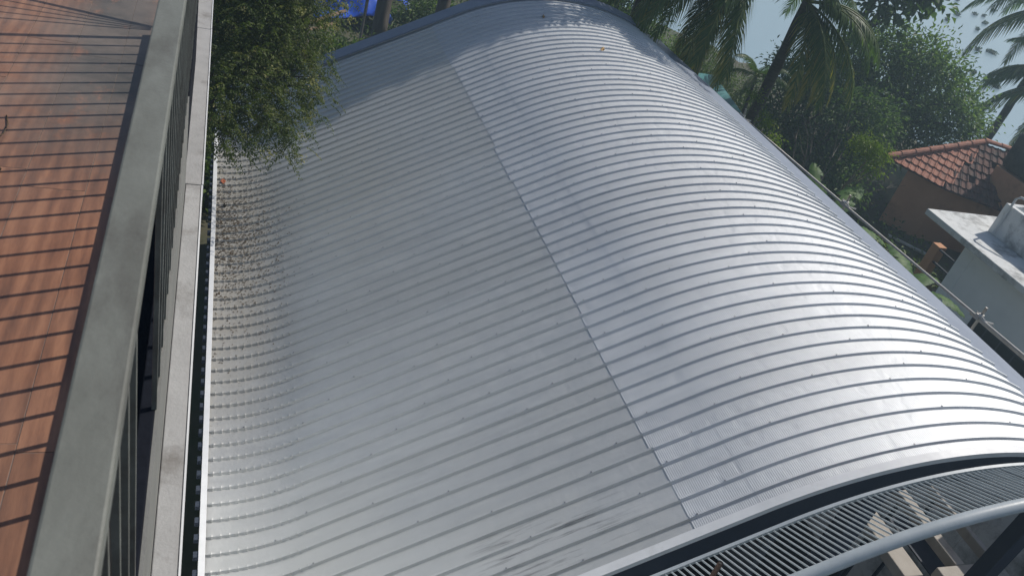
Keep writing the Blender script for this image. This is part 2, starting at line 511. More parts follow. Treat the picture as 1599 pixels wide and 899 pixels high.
bld = thing('terrace_building', 'pale concrete edge of the upper building below the railing', 'building', (-1, 2, 0))
part('wall', *box(-3.0, -0.135, -2.0, 6.3, 0.0, FZ - 0.16), M['plaster_clean'], bld)
led = [(-1.5, 3.12, -0.0655, 0.000), (3.125, 4.9, -0.078, 0.002), (4.905, 6.3, -0.070, 0.001)]
for y0, y1, xa, xb in led:
    part('ledge', *box(xa - 0.12 if y0 > 4.5 else xa, xb - 0.006, y0, y1, H - 1.93, H - 1.802, 0.003), M['concrete'], bld)
    part('drip_edge', *box(xb - 0.0055, xb, y0, y1 - 0.002, H - 1.86, H - 1.7985), M['white_trim'], bld)
part('under_ledge', *box(-0.1345, -0.03, -1.5, 6.2, H - 2.3, H - 1.935), M['plaster_clean'], bld)

# railing
rl = thing('terrace_railing', 'grey painted steel railing with vertical balusters at the terrace edge', 'railing', (-0.076, 2, KT))
RZ = H - 0.585
V, F = box(-0.1045, -0.0565, -0.8, 4.55, RZ - 0.026, RZ, 0.003)
V = [(x + 0.0055 * (y - 0.7), y, z) for x, y, z in V]
part('top_rail', V, F, M['rail'], rl)
bmesh_b = mesh_np('baluster', *box(-0.0055, 0.0055, -0.006, 0.006, 0, (RZ - 0.0265) - KT, 0.0012))
bmesh_b.materials.append(M['rail'])
by = 4.30 + (-0.2365 * math.tan(0.0)) + 0.087
k = 0
y = by
while y > -0.7:
    if 0.98 < y < 1.40:
        y -= 0.1085
        continue
    o = link('baluster', bmesh_b, None, rl, (0, y - 2, 0))
    if k == 0:
        o.scale = (2.2, 2.2, 1)
        o.name = 'end_post'
    k += 1
    y -= 0.1085
# raking bars that fan out from the foot of the end post
foot = Vector((-0.076, 4.50, KT + 0.0))
for i in range(5):
    yt = 4.47 + 0.085 * (i + 1)
    top = Vector((-0.076, yt + 0.05, RZ - 0.05))
    part('raking_bar', *tube([foot + Vector((0, 0.012 * i, 0)), top], 0.006 if i < 4 else 0.016, 6), M['rail'], rl)
part('raking_rail', *tube([(-0.076, 4.5, RZ - 0.03), (-0.076, 5.05, RZ - 0.05)], 0.015, 6), M['rail'], rl)

# ------------------------------------------------------------------ the curved metal roof
C1 = (0.118, H - 5.139); R1 = 1.866
C2 = (6.838, H - 8.585); R2 = 4.515
TH = rad(30.5)
XL, XR = 0.197, 8.50
P1 = (C1[0] + R1 * math.sin(TH), C1[1] - R1 * math.cos(TH))
P2 = (C2[0] - R2 * math.sin(TH), C2[1] + R2 * math.cos(TH))
A0 = math.asin((XL - C1[0]) / R1)
LEN1 = R1 * (TH - A0)
LEN2 = math.hypot(P2[0] - P1[0], P2[1] - P1[1])
AEND = math.asin((XR - C2[0]) / R2)
LEN3 = R2 * (TH + AEND)
STOT = LEN1 + LEN2 + LEN3


def prof(s):
    """point and normal (x, z, nx, nz) of the roof section at arc length s"""
    if s < LEN1:
        a = A0 + s / R1
        return C1[0] + R1 * math.sin(a), C1[1] - R1 * math.cos(a), -math.sin(a), math.cos(a)
    if s < LEN1 + LEN2:
        f = s - LEN1
        return P1[0] + f * math.cos(TH), P1[1] + f * math.sin(TH), -math.sin(TH), math.cos(TH)
    a = -TH + (s - LEN1 - LEN2) / R2
    return C2[0] + R2 * math.sin(a), C2[1] + R2 * math.cos(a), math.sin(a), math.cos(a)


def s_of_x(x):
    lo, hi = 0.0, STOT
    for _ in range(50):
        mid = (lo + hi) / 2
        if prof(mid)[0] < x:
            lo = mid
        else:
            hi = mid
    return lo


def roof_z(x):
    return prof(s_of_x(x))[1]


roof = thing('curved_roof', 'large silver corrugated metal roof with a barrel curve and valley edge', 'roof', (4.5, 9.5, H - 7.0))
PITCH = 0.2
RIBH = 0.027


def sheet_mesh(name, svals, crimp, wave, lift, seed):
    rg = random.Random(seed)
    # section across the sheet: y, height
    sec = [(-0.100, 0.0), (0.0595, 0.0), (0.0705, RIBH), (0.0885, RIBH), (0.100, 0.002)]
    strips = [(0, 1), (1, 2), (2, 3), (3, 4)]
    V, F = [], []
    ns = len(svals)
    for a, bb in strips:
        base = len(V)
        for s in svals:
            x, z, nx, nz = prof(s)
            c = crimp(s)
            wv = wave(s)
            for q in (a, bb):
                yy, hh = sec[q]
                h2 = hh + lift + wv
                if c > 0:
                    if q in (2, 3):
                        h2 += 0.006 * c
                    if q == 1:
                        yy -= 0.007 * c
                    if q == 2:
                        yy -= 0.006 * c
                    if q == 0:
                        h2 += 0.0
                V.append((x + nx * h2, yy, z + nz * h2))
        for i in range(ns - 1):
            F.append((base + 2 * i, base + 2 * i + 2, base + 2 * i + 3, base + 2 * i + 1))
    m = mesh_np(name, V, np.array(F)[:, ::-1].copy(), True)
    m.materials.append(M['metal_upper' if lift > 0 else 'metal'])
    return m


SEAM = s_of_x(4.02)
lower_vars, upper_vars = [], []
for vnum in range(4):
    sv = []
    crs = [0.06 + 0.083 * i for i in range(int((LEN1 + 0.12) / 0.083))]
    s = 0.0
    pts = set([0.0])
    for c in crs:
        for d in (-0.016, -0.007, 0.0, 0.007, 0.016):
            pts.add(round(c + d, 4))
    for i in range(1, 30):
        pts.add(round(LEN1 + (SEAM + 0.06 - LEN1) * i / 29, 4))
    sv = sorted(p for p in pts if p >= 0)

    def crimp_l(s, crs=crs):
        return max(0.0, max(1 - abs(s - c) / 0.011 for c in crs))
    lower_vars.append(sheet_mesh('roofing_sheet', sv, crimp_l, lambda s: 0.0, 0.0, vnum))
    st = SEAM + (-0.018, 0.004, 0.014, -0.006)[vnum]
    wl = 0.0195
    n = int((STOT - st) / (wl / 4))
    sv = [st + i * wl / 4 for i in range(n)] + [STOT]

    def wave_u(s, st=st, wl=wl):
        return 0.00105 * math.sin((s - st) / wl * 2 * math.pi)
    upper_vars.append(sheet_mesh('roofing_sheet', sv, lambda s: 0.0, wave_u, 0.0045, vnum + 10))

Y_NEAR, Y_FAR = 3.60, 15.80
ycs = []
yy = 6.15 - 0.07 - 12 * PITCH
rngp = random.Random(5)
while yy < Y_FAR - 0.05:
    ycs.append(yy)
    yy += PITCH
kk = 0
bx, by_, bz = BASE[roof.name]
for i, yc in enumerate(ycs):
    v = rngp.randrange(4) if i % 5 == 0 else v
    for var, dz in ((lower_vars[v], 0.0), (upper_vars[v], 0.0)):
        o = link('roofing_sheet', var, None, roof, (-bx, yc - by_, -bz + rngp.uniform(-0.0012, 0.0012)))
        BASE[o.name] = Vector((0, 0, 0))
print('sheets', len(ycs) * 2)

# screws: one joined part, too small to pick apart
sv_, sf_ = [], []
for i, yc in enumerate(ycs):
    for j in range(9):
        s = 0.35 + (i % 3) * 0.33 + j * 1.02 + rngp.uniform(-0.04, 0.04)
        if s > STOT - 0.1 or rngp.random() < 0.35:
            continue
        x, z, nx, nz = prof(s)
        up = RIBH + (0.0045 if s > SEAM else 0)
        q = Vector((x, yc + 0.08, z)); nn = Vector((nx, 0, nz))
        V, F = tube([q + nn * (up - 0.001), q + nn * (up + 0.007)], [0.0085, 0.007], 6)
        nb = len(sv_)
        sv_ += V; sf_ += [tuple(a + nb for a in f) for f in F]
part('roofing_screws', sv_, sf_, M['screw'], roof, kind='stuff')


def strip_along(name, s0, s1, ns, sec, mat, parent, closed=False):
    """sweep a section of (y, height above the sheet) along the roof curve"""
    V, F = [], []
    k = len(sec)
    for i in range(ns + 1):
        x, z, nx, nz = prof(s0 + (s1 - s0) * i / ns)
        for (y, h) in sec:
            V.append((x + nx * h, y, z + nz * h))
    for i in range(ns):
        for j in range(k if closed else k - 1):
            j2 = (j + 1) % k
            F.append((i * k + j, i * k + j2, (i + 1) * k + j2, (i + 1) * k + j))
    if closed:
        F.append(tuple(range(k)))
        F.append(tuple(ns * k + j for j in reversed(range(k))))
    return part(name, V, F, mat, parent)


strip_along('front_verge_trim', 0.0, STOT, 90, [(3.558, 0.037), (3.638, 0.040), (3.638, 0.034), (3.565, 0.030), (3.565, -0.02), (3.558, -0.02)], M['white_trim'], roof, True)
strip_along('front_fascia', 0.0, STOT, 90, [(3.572, 0.026), (3.585, 0.026), (3.585, -0.34), (3.572, -0.34)], M['dark_fascia'], roof, True)
strip_along('rear_verge_flashing', 0.0, STOT, 90, [(15.70, 0.036), (15.70, 0.060), (15.95, 0.115), (15.95, -0.15), (15.935, -0.15), (15.935, 0.095), (15.72, 0.045)], M['grey_flash'], roof, True)
# eave strip on the lake side and gutter edge on the terrace side
xe, ze, nxe, nze = prof(STOT)
ev = [(xe - 0.02, ze - 0.012), (xe + 0.59, ze - 0.148), (xe + 0.59, ze - 0.30), (xe + 0.58, ze - 0.30), (xe + 0.58, ze - 0.160), (xe - 0.02, ze - 0.024)]
V = [(x, y, z) for y in (3.56, 15.94) for x, z in ev]
n = len(ev)
F = [tuple(range(n)), tuple(n + i for i in reversed(range(n)))] + [(i, n + i, n + (i + 1) % n, (i + 1) % n) for i in range(n)]
part('eave_flashing', V, F, M['grey_flash'], roof)
GZ = prof(0)[1]
part('gutter_edge', *box(0.150, 0.205, 3.0, 15.95, GZ + 0.034, GZ + 0.046, 0.003), M['white_trim'], roof)
part('gutter_lip', *box(0.146, 0.152, 3.0, 15.95, GZ - 0.10, GZ + 0.046), M['white_trim'], roof)
nub = mesh_np('sheet_end', *box(-0.035, 0.03, -0.035, 0.035, -0.03, 0.03, 0.006))
nub.materials.append(M['dark_fascia'])
for i, yc in enumerate(ycs):
    link('sheet_end', nub, None, roof, (0.132 - bx, yc + 0.08 - by_, GZ + 0.0 - bz + random.uniform(-.004, .004)))

# the hall under the roof
hall = thing('hall_building', 'shaded hall below the curved metal roof', 'building', (4.5, 9.5, 0))
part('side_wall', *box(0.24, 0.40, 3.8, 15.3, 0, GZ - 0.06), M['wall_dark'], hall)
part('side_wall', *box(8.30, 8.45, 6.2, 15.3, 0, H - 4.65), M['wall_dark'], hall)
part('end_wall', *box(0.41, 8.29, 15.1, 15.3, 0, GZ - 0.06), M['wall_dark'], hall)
for xx in (0.32, 3.0, 5.8, 8.35):
    part('column', *box(xx - 0.11, xx + 0.11, 3.62, 3.79, 0, roof_z(xx) - 0.35, 0.01), M['dark_fascia'], hall)

# ------------------------------------------------------------------ arched grill in front of the roof
gr = thing('arched_grill', 'arched pale metal grill of close bars projecting from the roof front', 'grill', (5.0, 3.1, H - 5))
gb = BASE[gr.name]
YF, OF = 3.385, 0.11
YP, OP = 2.768, 0.418
s0g, s1g = s_of_x(1.2), s_of_x(8.45)
V, F = [], []
ns = 80
for i in range(ns + 1):
    x, z, nx, nz = prof(s0g + (s1g - s0g) * i / ns)
    for dy, dz in ((-0.027, 0.022), (-0.055, 0.022), (-0.055, -0.02), (-0.027, -0.02)):
        V.append((x, YF + dy, z + OF + dz))
for i in range(ns):
    for j in range(4):
        j2 = (j + 1) % 4
        F.append((i * 4 + j, i * 4 + j2, (i + 1) * 4 + j2, (i + 1) * 4 + j))
part('frame', V, F, M['grill'], gr)
pp = []
for i in range(ns + 1):
    x, z, nx, nz = prof(s0g + (s1g - s0g) * i / ns)
    pp.append((x, YP, z + OP))
part('front_pipe', *tube(pp, 0.052, 14), M['grill'], gr, True)
dvec = Vector((0, YP - YF + 0.055, OP - OF))
bw = 0.0032
bv = []
for q in (Vector((0, 0, 0)), dvec):
    for dx, dn in ((-bw, -0.008), (bw, -0.008), (bw, 0.008), (-bw, 0.008)):
        bv.append(tuple(q + Vector((dx, 0, dn))))
bf = [(0, 1, 5, 4), (1, 2, 6, 5), (2, 3, 7, 6), (3, 0, 4, 7), (0, 3, 2, 1), (4, 5, 6, 7)]
barm = mesh_np('bar', bv, bf)
barm.materials.append(M['grill'])
s = s0g + 0.05
while s < s1g:
    x, z, nx, nz = prof(s)
    link('bar', barm, None, gr, (x - gb[0], YF - 0.052 - gb[1], z + OF + random.uniform(-0.003, 0.003) - gb[2]))
    s += 0.0525

# things below the grill
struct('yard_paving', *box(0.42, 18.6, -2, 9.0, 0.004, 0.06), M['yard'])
lw = join(box(10.55, 10.75, -1.5, 5.2, 0, H - 4.9, 0.01), box(10.555, 10.745, 5.203, 13.2, 0, H - 5.75, 0.01))  # wall out of view, added only to keep the yard in shade
sw = tag(link('shade_wall', mesh_np('shade_wall', *lw), M['plaster']), 'unseen plastered wall added to shade the yard in front of the hall', 'wall')
bm_ = thing('concrete_beam', 'pale concrete beam end standing left under the arched grill', 'beam', (8.1, 4.6, H - 6.8))
part('beam', *box(7.98, 8.27, 4.13, 5.15, H - 6.95, H - 6.80, 0.012), M['beam'], bm_)
part('support', *box(8.10, 8.14, 4.85, 4.89, 0.06, H - 6.952), M['dark_fascia'], bm_)
bm_ = thing('concrete_frame', 'pale concrete frame of crossing beams below the front pipe', 'beam', (9.1, 4.5, H - 6.8))
part('long_beam', *box(8.88, 9.03, 4.225, 5.45, H - 6.95, H - 6.80, 0.012), M['beam'], bm_)
part('long_beam', *box(9.52, 9.60, 3.2, 5.45, H - 6.95, H - 6.802, 0.012), M['beam'], bm_)
part('cross_beam', *box(8.56, 9.518, 3.4, 4.22, H - 6.96, H - 6.803, 0.012), M['beam'], bm_)
part('panel', *box(9.032, 9.515, 4.24, 5.4, H - 7.35, H - 7.33), M['dark_fascia'], bm_)
for xx, yy in ((8.94, 5.3), (9.56, 5.3), (8.94, 3.6)):
    part('support', *box(xx - 0.02, xx + 0.02, yy - 0.02, yy + 0.02, 0.06, H - 6.97), M['dark_fascia'], bm_)
# rusty pipe stub standing up through the grill
V, F = tube([(3.80, 3.065, 0.06), (3.80, 3.065, H - 4.62)], 0.021, 12, cap=False)
V2, F2 = tube([(3.80, 3.065, H - 4.62), (3.80, 3.065, H - 4.9)], 0.017, 12, cap=True)
rp = thing('rusty_pipe', 'rusty open-ended steel pipe poking up through the arched grill', 'pipe', (3.8, 3.065, 0))
part('pipe_wall', V, F, M['rust'], rp, True)
part('pipe_bore', V2, F2, M['black_lump'], rp, True)

# ------------------------------------------------------------------ small things lying on the roof
def blob_leaf(name, label, x, y, size, mat, lift=0.0, seed=1, thick=0.25):
    rg = random.Random(seed)
    s = s_of_x(x)
    px, pz, nx, nz = prof(s)
    off = 0.007 if s > SEAM else 0.002
    V, F = [], []
    nu, nv = 9, 6
    for i in range(nv + 1):
        for j in range(nu):
            a = 2 * math.pi * j / nu
            rr = size * (i / nv) * (0.75 + 0.4 * math.sin(2 * a + seed) * 0.5 + rg.uniform(-0.12, 0.12))
            hh = thick * size * (0.5 + 0.5 * math.sin(3 * a + 5 * i / nv + seed)) * (0.3 + i / nv)
            V.append((rr * math.cos(a), rr * math.sin(a) * 0.62, hh + 0.004))
    for i in range(nv):
        for j in range(nu):
            j2 = (j + 1) % nu
            F.append((i * nu + j, i * nu + j2, (i + 1) * nu + j2, (i + 1) * nu + j))
    o = link(name, mesh_np(name, V, F, True), mat, None, (px + nx * off, y, pz + nz * off))
    o.rotation_euler = (0, math.atan2(nx, nz), 0.5 * seed)
    md = o.modifiers.new('thickness', 'SOLIDIFY')
    md.thickness = 0.004
    return tag(o, label, 'clod' if 'clod' in name else 'leaf')


blob_leaf('dry_leaf', 'curled yellow dry leaf lying high on the roof, the larger one', 6.42, 13.03, 0.085, M['dry_leaf'], seed=2, thick=0.5)
blob_leaf('dry_leaf', 'small pale dry leaf near the far rim of the roof', 5.85, 14.72, 0.06, M['dry_leaf'], seed=3, thick=0.4)
blob_leaf('dry_leaf', 'reddish brown dry leaf by the gutter below the overhanging tree', 0.30, 12.28, 0.085, M['red_leaf'], seed=4, thick=0.2)
blob_leaf('dark_clod', 'small black clod on the roof close to the gutter edge', 0.33, 11.52, 0.045, M['black_lump'], seed=5, thick=0.9)

# leaf litter in the valley: uncountable crumbs
rg = np.random.default_rng(11)
LV, LF = [], []
for i in range(3200):
    y = rg.normal(10.7, 0.95)
    x = 0.22 + abs(rg.normal(0.05, 0.42))
    if x > 2.4 or y < 7.0 or y > 14.5:
        continue
    px, pz, nx, nz = prof(s_of_x(x))
    a = rg.uniform(0, 6.28); sz = rg.uniform(0.005, 0.021)
    fy = (y - ycs[0] + 0.1) % PITCH - 0.1
    up = 0.004 if fy < 0.055 else RIBH + 0.003
    q = Vector((px + nx * up, y, pz + nz * up))
    d = Vector((nz * math.cos(a), math.sin(a), -nx * math.cos(a))); e = Vector((-nz * math.sin(a), math.cos(a), nx * math.sin(a)))
    nn = Vector((nx, 0, nz))
    b0 = len(LV)
    LV += [tuple(q - d * sz), tuple(q + e * sz * 0.45 + nn * 0.004), tuple(q + d * sz + nn * 0.003), tuple(q - e * sz * 0.45 + nn * 0.003)]
    LF += [(b0, b0 + 1, b0 + 2, b0 + 3)]
ll = link('leaf_litter', mesh_np('leaf_litter', LV, LF), M['litter'])
ll['kind'] = 'stuff'
tag(ll, 'brown leaf crumbs collected in the roof valley by the gutter', 'litter')

# things on the terrace floor
V, F = tube([(-0.60, 1.66, FZ + 0.012), (-0.57, 1.675, FZ + 0.018), (-0.545, 1.665, FZ + 0.013), (-0.53, 1.675, FZ + 0.007)], [0.006, 0.013, 0.011, 0.003], 7)
o = tag(link('seed_pod', mesh_np('seed_pod', V, F, True), M['black_lump']), 'small dark seed pod on the brown terrace tiles', 'pod')
for i, (pts, lab) in enumerate([
        ([(-0.72, 3.30, 0), (-0.70, 3.22, 0.004), (-0.70, 3.14, 0.006), (-0.73, 3.06, 0.004), (-0.80, 3.02, 0)], 'thin curved dry stalk on the terrace tiles, the farther one'),
        ([(-0.70, 2.94, 0), (-0.66, 2.88, 0.005), (-0.66, 2.80, 0.006), (-0.70, 2.75, 0.002)], 'thin curved dry stalk on the terrace tiles, the nearer one')]):
    V, F = tube([(x, y, FZ + 0.005 + z) for x, y, z in pts], 0.0022, 5)
    tag(link('dry_stalk', mesh_np('dry_stalk', V, F, True), M['litter']), lab, 'stalk', 'dry stalks on the tiles')

# ------------------------------------------------------------------ scaffold pole along the eave
pl = thing('scaffold_pole', 'long pale scaffold pipe on posts running beside the right roof eave', 'pole', (10.9, 9, 0))
pa, pb = Vector((10.38, 14.2, H - 5.2)), Vector((11.06, 4.6, H - 5.2))
part('rail_pipe', *tube([pa, pa.lerp(pb, 0.4) + Vector((0, 0, -0.02)), pb], 0.021, 10), M['pipe'], pl, True)
part('rail_pipe', *tube([pa.lerp(pb, 0.71) + Vector((0.03, 0, -0.05)), pb + Vector((0.02, 0, -0.055))], 0.02, 10), M['pipe'], pl, True)
for t in (0.03, 0.39, 0.725):
    q = pa.lerp(pb, t)
    part('post', *tube([(q.x + 0.05, q.y, 0), (q.x + 0.05, q.y, q.z + 0.17)], 0.022, 10), M['pipe'], pl, True)
    V, F = join(box(q.x - 0.045, q.x + 0.08, q.y - 0.035, q.y + 0.035, q.z - 0.045, q.z + 0.045, 0.008),
                tube([(q.x - 0.01, q.y + 0.06, q.z + 0.05), (q.x + 0.02, q.y - 0.13, q.z + 0.01)], 0.012, 6),
                tube([(q.x, q.y - 0.07, q.z - 0.02), (q.x + 0.16, q.y - 0.16, q.z - 0.01)], 0.017, 6))
    part('clamp', V, F, M['pipe'], pl)

# ------------------------------------------------------------------ white house
wh = thing('white_house', 'white flat-roofed house with mould-stained slab right of the roof', 'house', (22, 10, 0))
SZ = H - 7.5
part('roof_slab', *box(18.44, 27, 4, 15.35, SZ - 0.17, SZ, 0.015), M['plaster'], wh)
part('wall', *box(19.0, 26.5, 4.5, 14.1, 0, SZ - 0.172), M['plaster_clean'], wh)
part('corner_pilaster', *box(18.975, 18.998, 13.72, 14.1, 0.0, SZ - 0.173), M['plaster_clean'], wh)
w1 = part('window', *box(18.97, 18.998, 10.7, 12.75, H - 10.0, H - 9.12), M['dark_fascia'], wh)
for i in range(4):
    y0 = 10.76 + i * 0.495
    part('pane', *box(18.955, 18.968, y0, y0 + 0.44, H - 9.94, H - 9.18), M['glass'], w1)
BT = H - 6.62
pv = part('parapet', *box(19.80, 19.96, 7.0, 14.42, SZ + 0.002, BT, 0.012), M['plaster'], wh)
part('parapet', *box(19.962, 24, 14.26, 14.42, SZ + 0.002, BT - 0.003, 0.012), M['plaster'], wh)
part('parapet_floor', *box(19.962, 24, 7.0, 14.258, SZ + 0.003, SZ + 0.35), M['plaster'], wh)
pts = [(19.74, 14.2, SZ + 0.05), (19.74, 14.2, BT + 0.24), (19.76, 14.12, BT + 0.33), (19.85, 13.85, BT + 0.36), (20.3, 13.0, BT + 0.36)]
part('drain_pipe', *tube(pts, 0.032, 10), M['pvc'], wh, True)

# ------------------------------------------------------------------ orange house with clay tiled hip roof
oh = thing('orange_house', 'small orange house with a clay tile hip roof by the lake', 'house', (23.5, 18.5, 0))
A = Vector((20.84, 19.72, H - 8.0)); B = Vector((22.25, 18.36, H - 8.2)); Rr = Vector((24.33, 19.65, H - 6.98))
Cc = Vector((25.6, 16.6, H - 8.4)); R2v = Vector((27.5, 18.2, H - 7.0))
# walls: inset below the eaves
wA = Vector((21.55, 19.40, 0)); wB = Vector((22.55, 18.62, 0)); wC = Vector((25.4, 17.1, 0)); wD = Vector((25.9, 21.2, 0))
zt = H - 8.16
V = [(p.x, p.y, z) for z in (-0.1, zt) for p in (wA, wB, wC, wD)]
part('wall', V, [(0, 1, 5, 4), (1, 2, 6, 5), (2, 3, 7, 6), (3, 0, 4, 7), (4, 5, 6, 7)], M['orange'], oh)
rf = part('roof', [tuple(p - Vector((0, 0, 0.05))) for p in (A, B, Rr, Cc, R2v, Vector((26.5, 22.5, H - 8.2)))], [(0, 1, 2), (1, 3, 4, 2), (0, 2, 4, 5)], M['clay_shaded'], oh)


def tile_shape(L, W):
    V, F = [], []
    prof_ = [(-0.5, 0.0), (-0.36, 0.018), (-0.22, 0.0), (0.0, -0.004), (0.18, 0.0), (0.36, 0.032), (0.5, 0.012)]
    for t in (0, 1):
        for u, h in prof_:
            V.append((u * W, t * L, h + (0.035 if t == 0 else 0.0)))
    for u, h in prof_:
        V.append((u * W, 0, h + 0.012))
    k = len(prof_)
    for i in range(k - 1):
        F.append((i, i + 1, k + i + 1, k + i))
        F.append((2 * k + i, 2 * k + i + 1, i + 1, i))
    return V, F


def inside(p, poly):
    s = 0
    for i in range(len(poly)):
        a, b2 = poly[i], poly[(i + 1) % len(poly)]
        c = (b2[0] - a[0]) * (p[1] - a[1]) - (b2[1] - a[1]) * (p[0] - a[0])
        if c < -1e-6:
            return False
    return True


def tile_face(e0, e1, others, mat, L=0.30, W=0.235, seed=1, skip=0.0):
    """lay tiles on a roof plane; e0 -> e1 is the eave"""
    rg = random.Random(seed)
    u = (e1 - e0).normalized()
    nrm = u.cross(others[0] - e0).normalized()
    if nrm.z < 0:
        nrm = -nrm
    v = nrm.cross(u).normalized()
    if v.z < 0:
        v = -v
    poly = [(0, 0), ((e1 - e0).dot(u), 0)] + [((o_ - e0).dot(u), (o_ - e0).dot(v)) for o_ in others]
    us = [q[0] for q in poly]; vs_ = [q[1] for q in poly]
    tm = mesh_np('roof_tile', *tile_shape(L * 1.15, W * 1.06))
    tm.materials.append(mat)
    y = -0.05
    while y < max(vs_):
        x = min(us)
        while x < max(us):
            if inside((x + W / 2, y + L / 2), poly) and rg.random() >= skip:
                q = e0 + u * (x + W / 2) + v * y + nrm * 0.02
                o_ = link('roof_tile', tm, None, rf)
                rot = Matrix((u, v, nrm)).transposed().to_4x4() @ Matrix.Rotation(rg.uniform(-0.04, 0.04), 4, 'Z') @ Matrix.Rotation(rg.uniform(-0.03, 0.03), 4, 'X')
                o_.matrix_local = Matrix.Translation(q - BASE[oh.name]) @ rot
            x += W
        y += L
    return nrm


tile_face(A, B, [Rr], M['clay'], seed=1)
tile_face(B, Cc, [R2v, Rr], M['clay_shaded'], seed=2, skip=0.05)


def ridge(a, b2, n):
    for i in range(n):
        p, q = a.lerp(b2, (i - 0.12) / n), a.lerp(b2, (i + 1) / n)
        d = (q - p).normalized()
        side = d.cross(Vector((0, 0, 1))).normalized(); up = side.cross(d)
        V, F = [], []
        m_ = 7
        for (c, r_) in ((p, 0.135), (q, 0.115)):
            for k2 in range(m_):
                t = math.pi * k2 / (m_ - 1)
                V.append(tuple(c + side * math.cos(t) * r_ + up * (math.sin(t) * r_ * 0.9 + 0.02)))
            for k2 in range(m_):
                t = math.pi * k2 / (m_ - 1)
                V.append(tuple(c + side * math.cos(t) * (r_ - 0.02) + up * (math.sin(t) * (r_ - 0.02) * 0.9 + 0.02)))
        for k2 in range(m_ - 1):
            F.append((k2, k2 + 1, 2 * m_ + k2 + 1, 2 * m_ + k2))
            F.append((k2, m_ + k2, m_ + k2 + 1, k2 + 1))
        o_ = part('ridge_tile', V, F, M['clay'], rf)


ridge(A + Vector((-0.05, 0, 0.03)), Rr + Vector((0, 0, 0.03)), 7)
ridge(Rr + Vector((0, 0, 0.03)), R2v + Vector((0, 0, 0.03)), 6)
ridge(B + Vector((0, 0, 0.03)), Rr + Vector((0, 0, 0.03)), 4) if False else None
# taller wing with the mould-black water tank
ot = thing('tank_wing', 'orange wing carrying a mould-blackened concrete tank at the right edge', 'house', (25.5, 17.5, 0))
part('wall', *box(24.0, 26.6, 16.2, 18.55, 0, H - 7.25), M['orange'], ot)
import bmesh as _bm
bm = _bm.new()
_bm.ops.create_cube(bm, size=1)
_bm.ops.bevel(bm, geom=bm.edges[:], offset=0.14, segments=3, affect='EDGES', profile=0.5)
_bm.ops.subdivide_edges(bm, edges=bm.edges[:], cuts=2, use_grid_fill=True)
rgt = random.Random(4)
tv = []
for v_ in bm.verts:
    c = v_.co
    v_.co = Vector((25.25 + c.x * 2.5 + rgt.uniform(-.02, .02), 17.4 + c.y * 2.45 + rgt.uniform(-.02, .02), H - 6.6 + c.z * 1.28 + rgt.uniform(-.02, .02)))
bm.verts.index_update()
part('tank', [tuple(v_.co) for v_ in bm.verts], [tuple(v_.index for v_ in f.verts) for f in bm.faces], M['mossy'], ot, True)
bm.free()
part('coping', *box(24.1, 26.6, 16.1, 18.4, H - 5.955, H - 5.86, 0.01), M['beam'], ot)

pc = thing('gate_pillar', 'orange pillar with dark rails between the two houses', 'pillar', (19.9, 15.6, 0))
part('pillar', *box(20.0, 20.3, 15.55, 15.85, 0, H - 8.8, 0.01), M['orange'], pc)
for z in (H - 9.7, H - 9.3, H - 8.9):
    part('rail', *box(20.05, 20.1, 14.4, 15.548, z, z + 0.05), M['dark_fascia'], pc)
o = tag(link('white_pipe', mesh_np('white_pipe', *tube([(21.1, 18.35, 0.10), (21.9, 17.35, 0.10)], 0.055, 8), True), M['pvc']), 'white plastic pipe lying on the ground beside the orange house', 'pipe')

# teal shed behind the roof edge
ts = thing('teal_shed', 'teal sheet roof of a shed behind the eave of the curved roof', 'shed', (11, 16, 0))
V = [(9.7, 16.6, H - 5.35), (11.2, 16.6, H - 5.30), (11.2, 13.4, H - 5.75), (9.7, 13.4, H - 5.8)]
V += [(x, y, z - 0.03) for x, y, z in V]
part('roof_sheet', V, [(0, 1, 2, 3), (7, 6, 5, 4), (0, 4, 5, 1), (1, 5, 6, 2), (2, 6, 7, 3), (3, 7, 4, 0)], M['teal'], ts)
for xx, yy in ((9.85, 14.6), (10.9, 14.6), (9.85, 16.4), (10.9, 16.4)):
    part('post', *box(xx - 0.04, xx + 0.04, yy - 0.04, yy + 0.04, 0, H - 5.75), M['wood'], ts)

# ------------------------------------------------------------------ foliage tools
def unit(a):
    return a / np.maximum(np.linalg.norm(a, axis=-1, keepdims=True), 1e-9)


def leaf_arrays(C, D, U, L, W, rg, fold=0.25, droop=0.2):
    """one folded four-point leaf for each centre; returns vertices, triangles, random value"""
    n = len(C)
    D = unit(D)
    S = unit(np.cross(D, U))
    Nn = unit(np.cross(S, D))
    L = L[:, None]; W = W[:, None]
    b = C
    t = C + D * L - Nn * L * droop
    mid = C + D * L * 0.5 + Nn * L * 0.02
    l = mid + S * W * 0.5 + Nn * W * fold
    r = mid - S * W * 0.5 + Nn * W * fold
    V = np.stack([b, l, r, t], 1).reshape(-1, 3)
    i = np.arange(n)[:, None] * 4
    F = np.concatenate([i + np.array([[0, 2, 3]]), i + np.array([[0, 3, 1]])], 1).reshape(-1, 3)
    rv = np.repeat(rg.random(n), 2)
    return V, F, rv


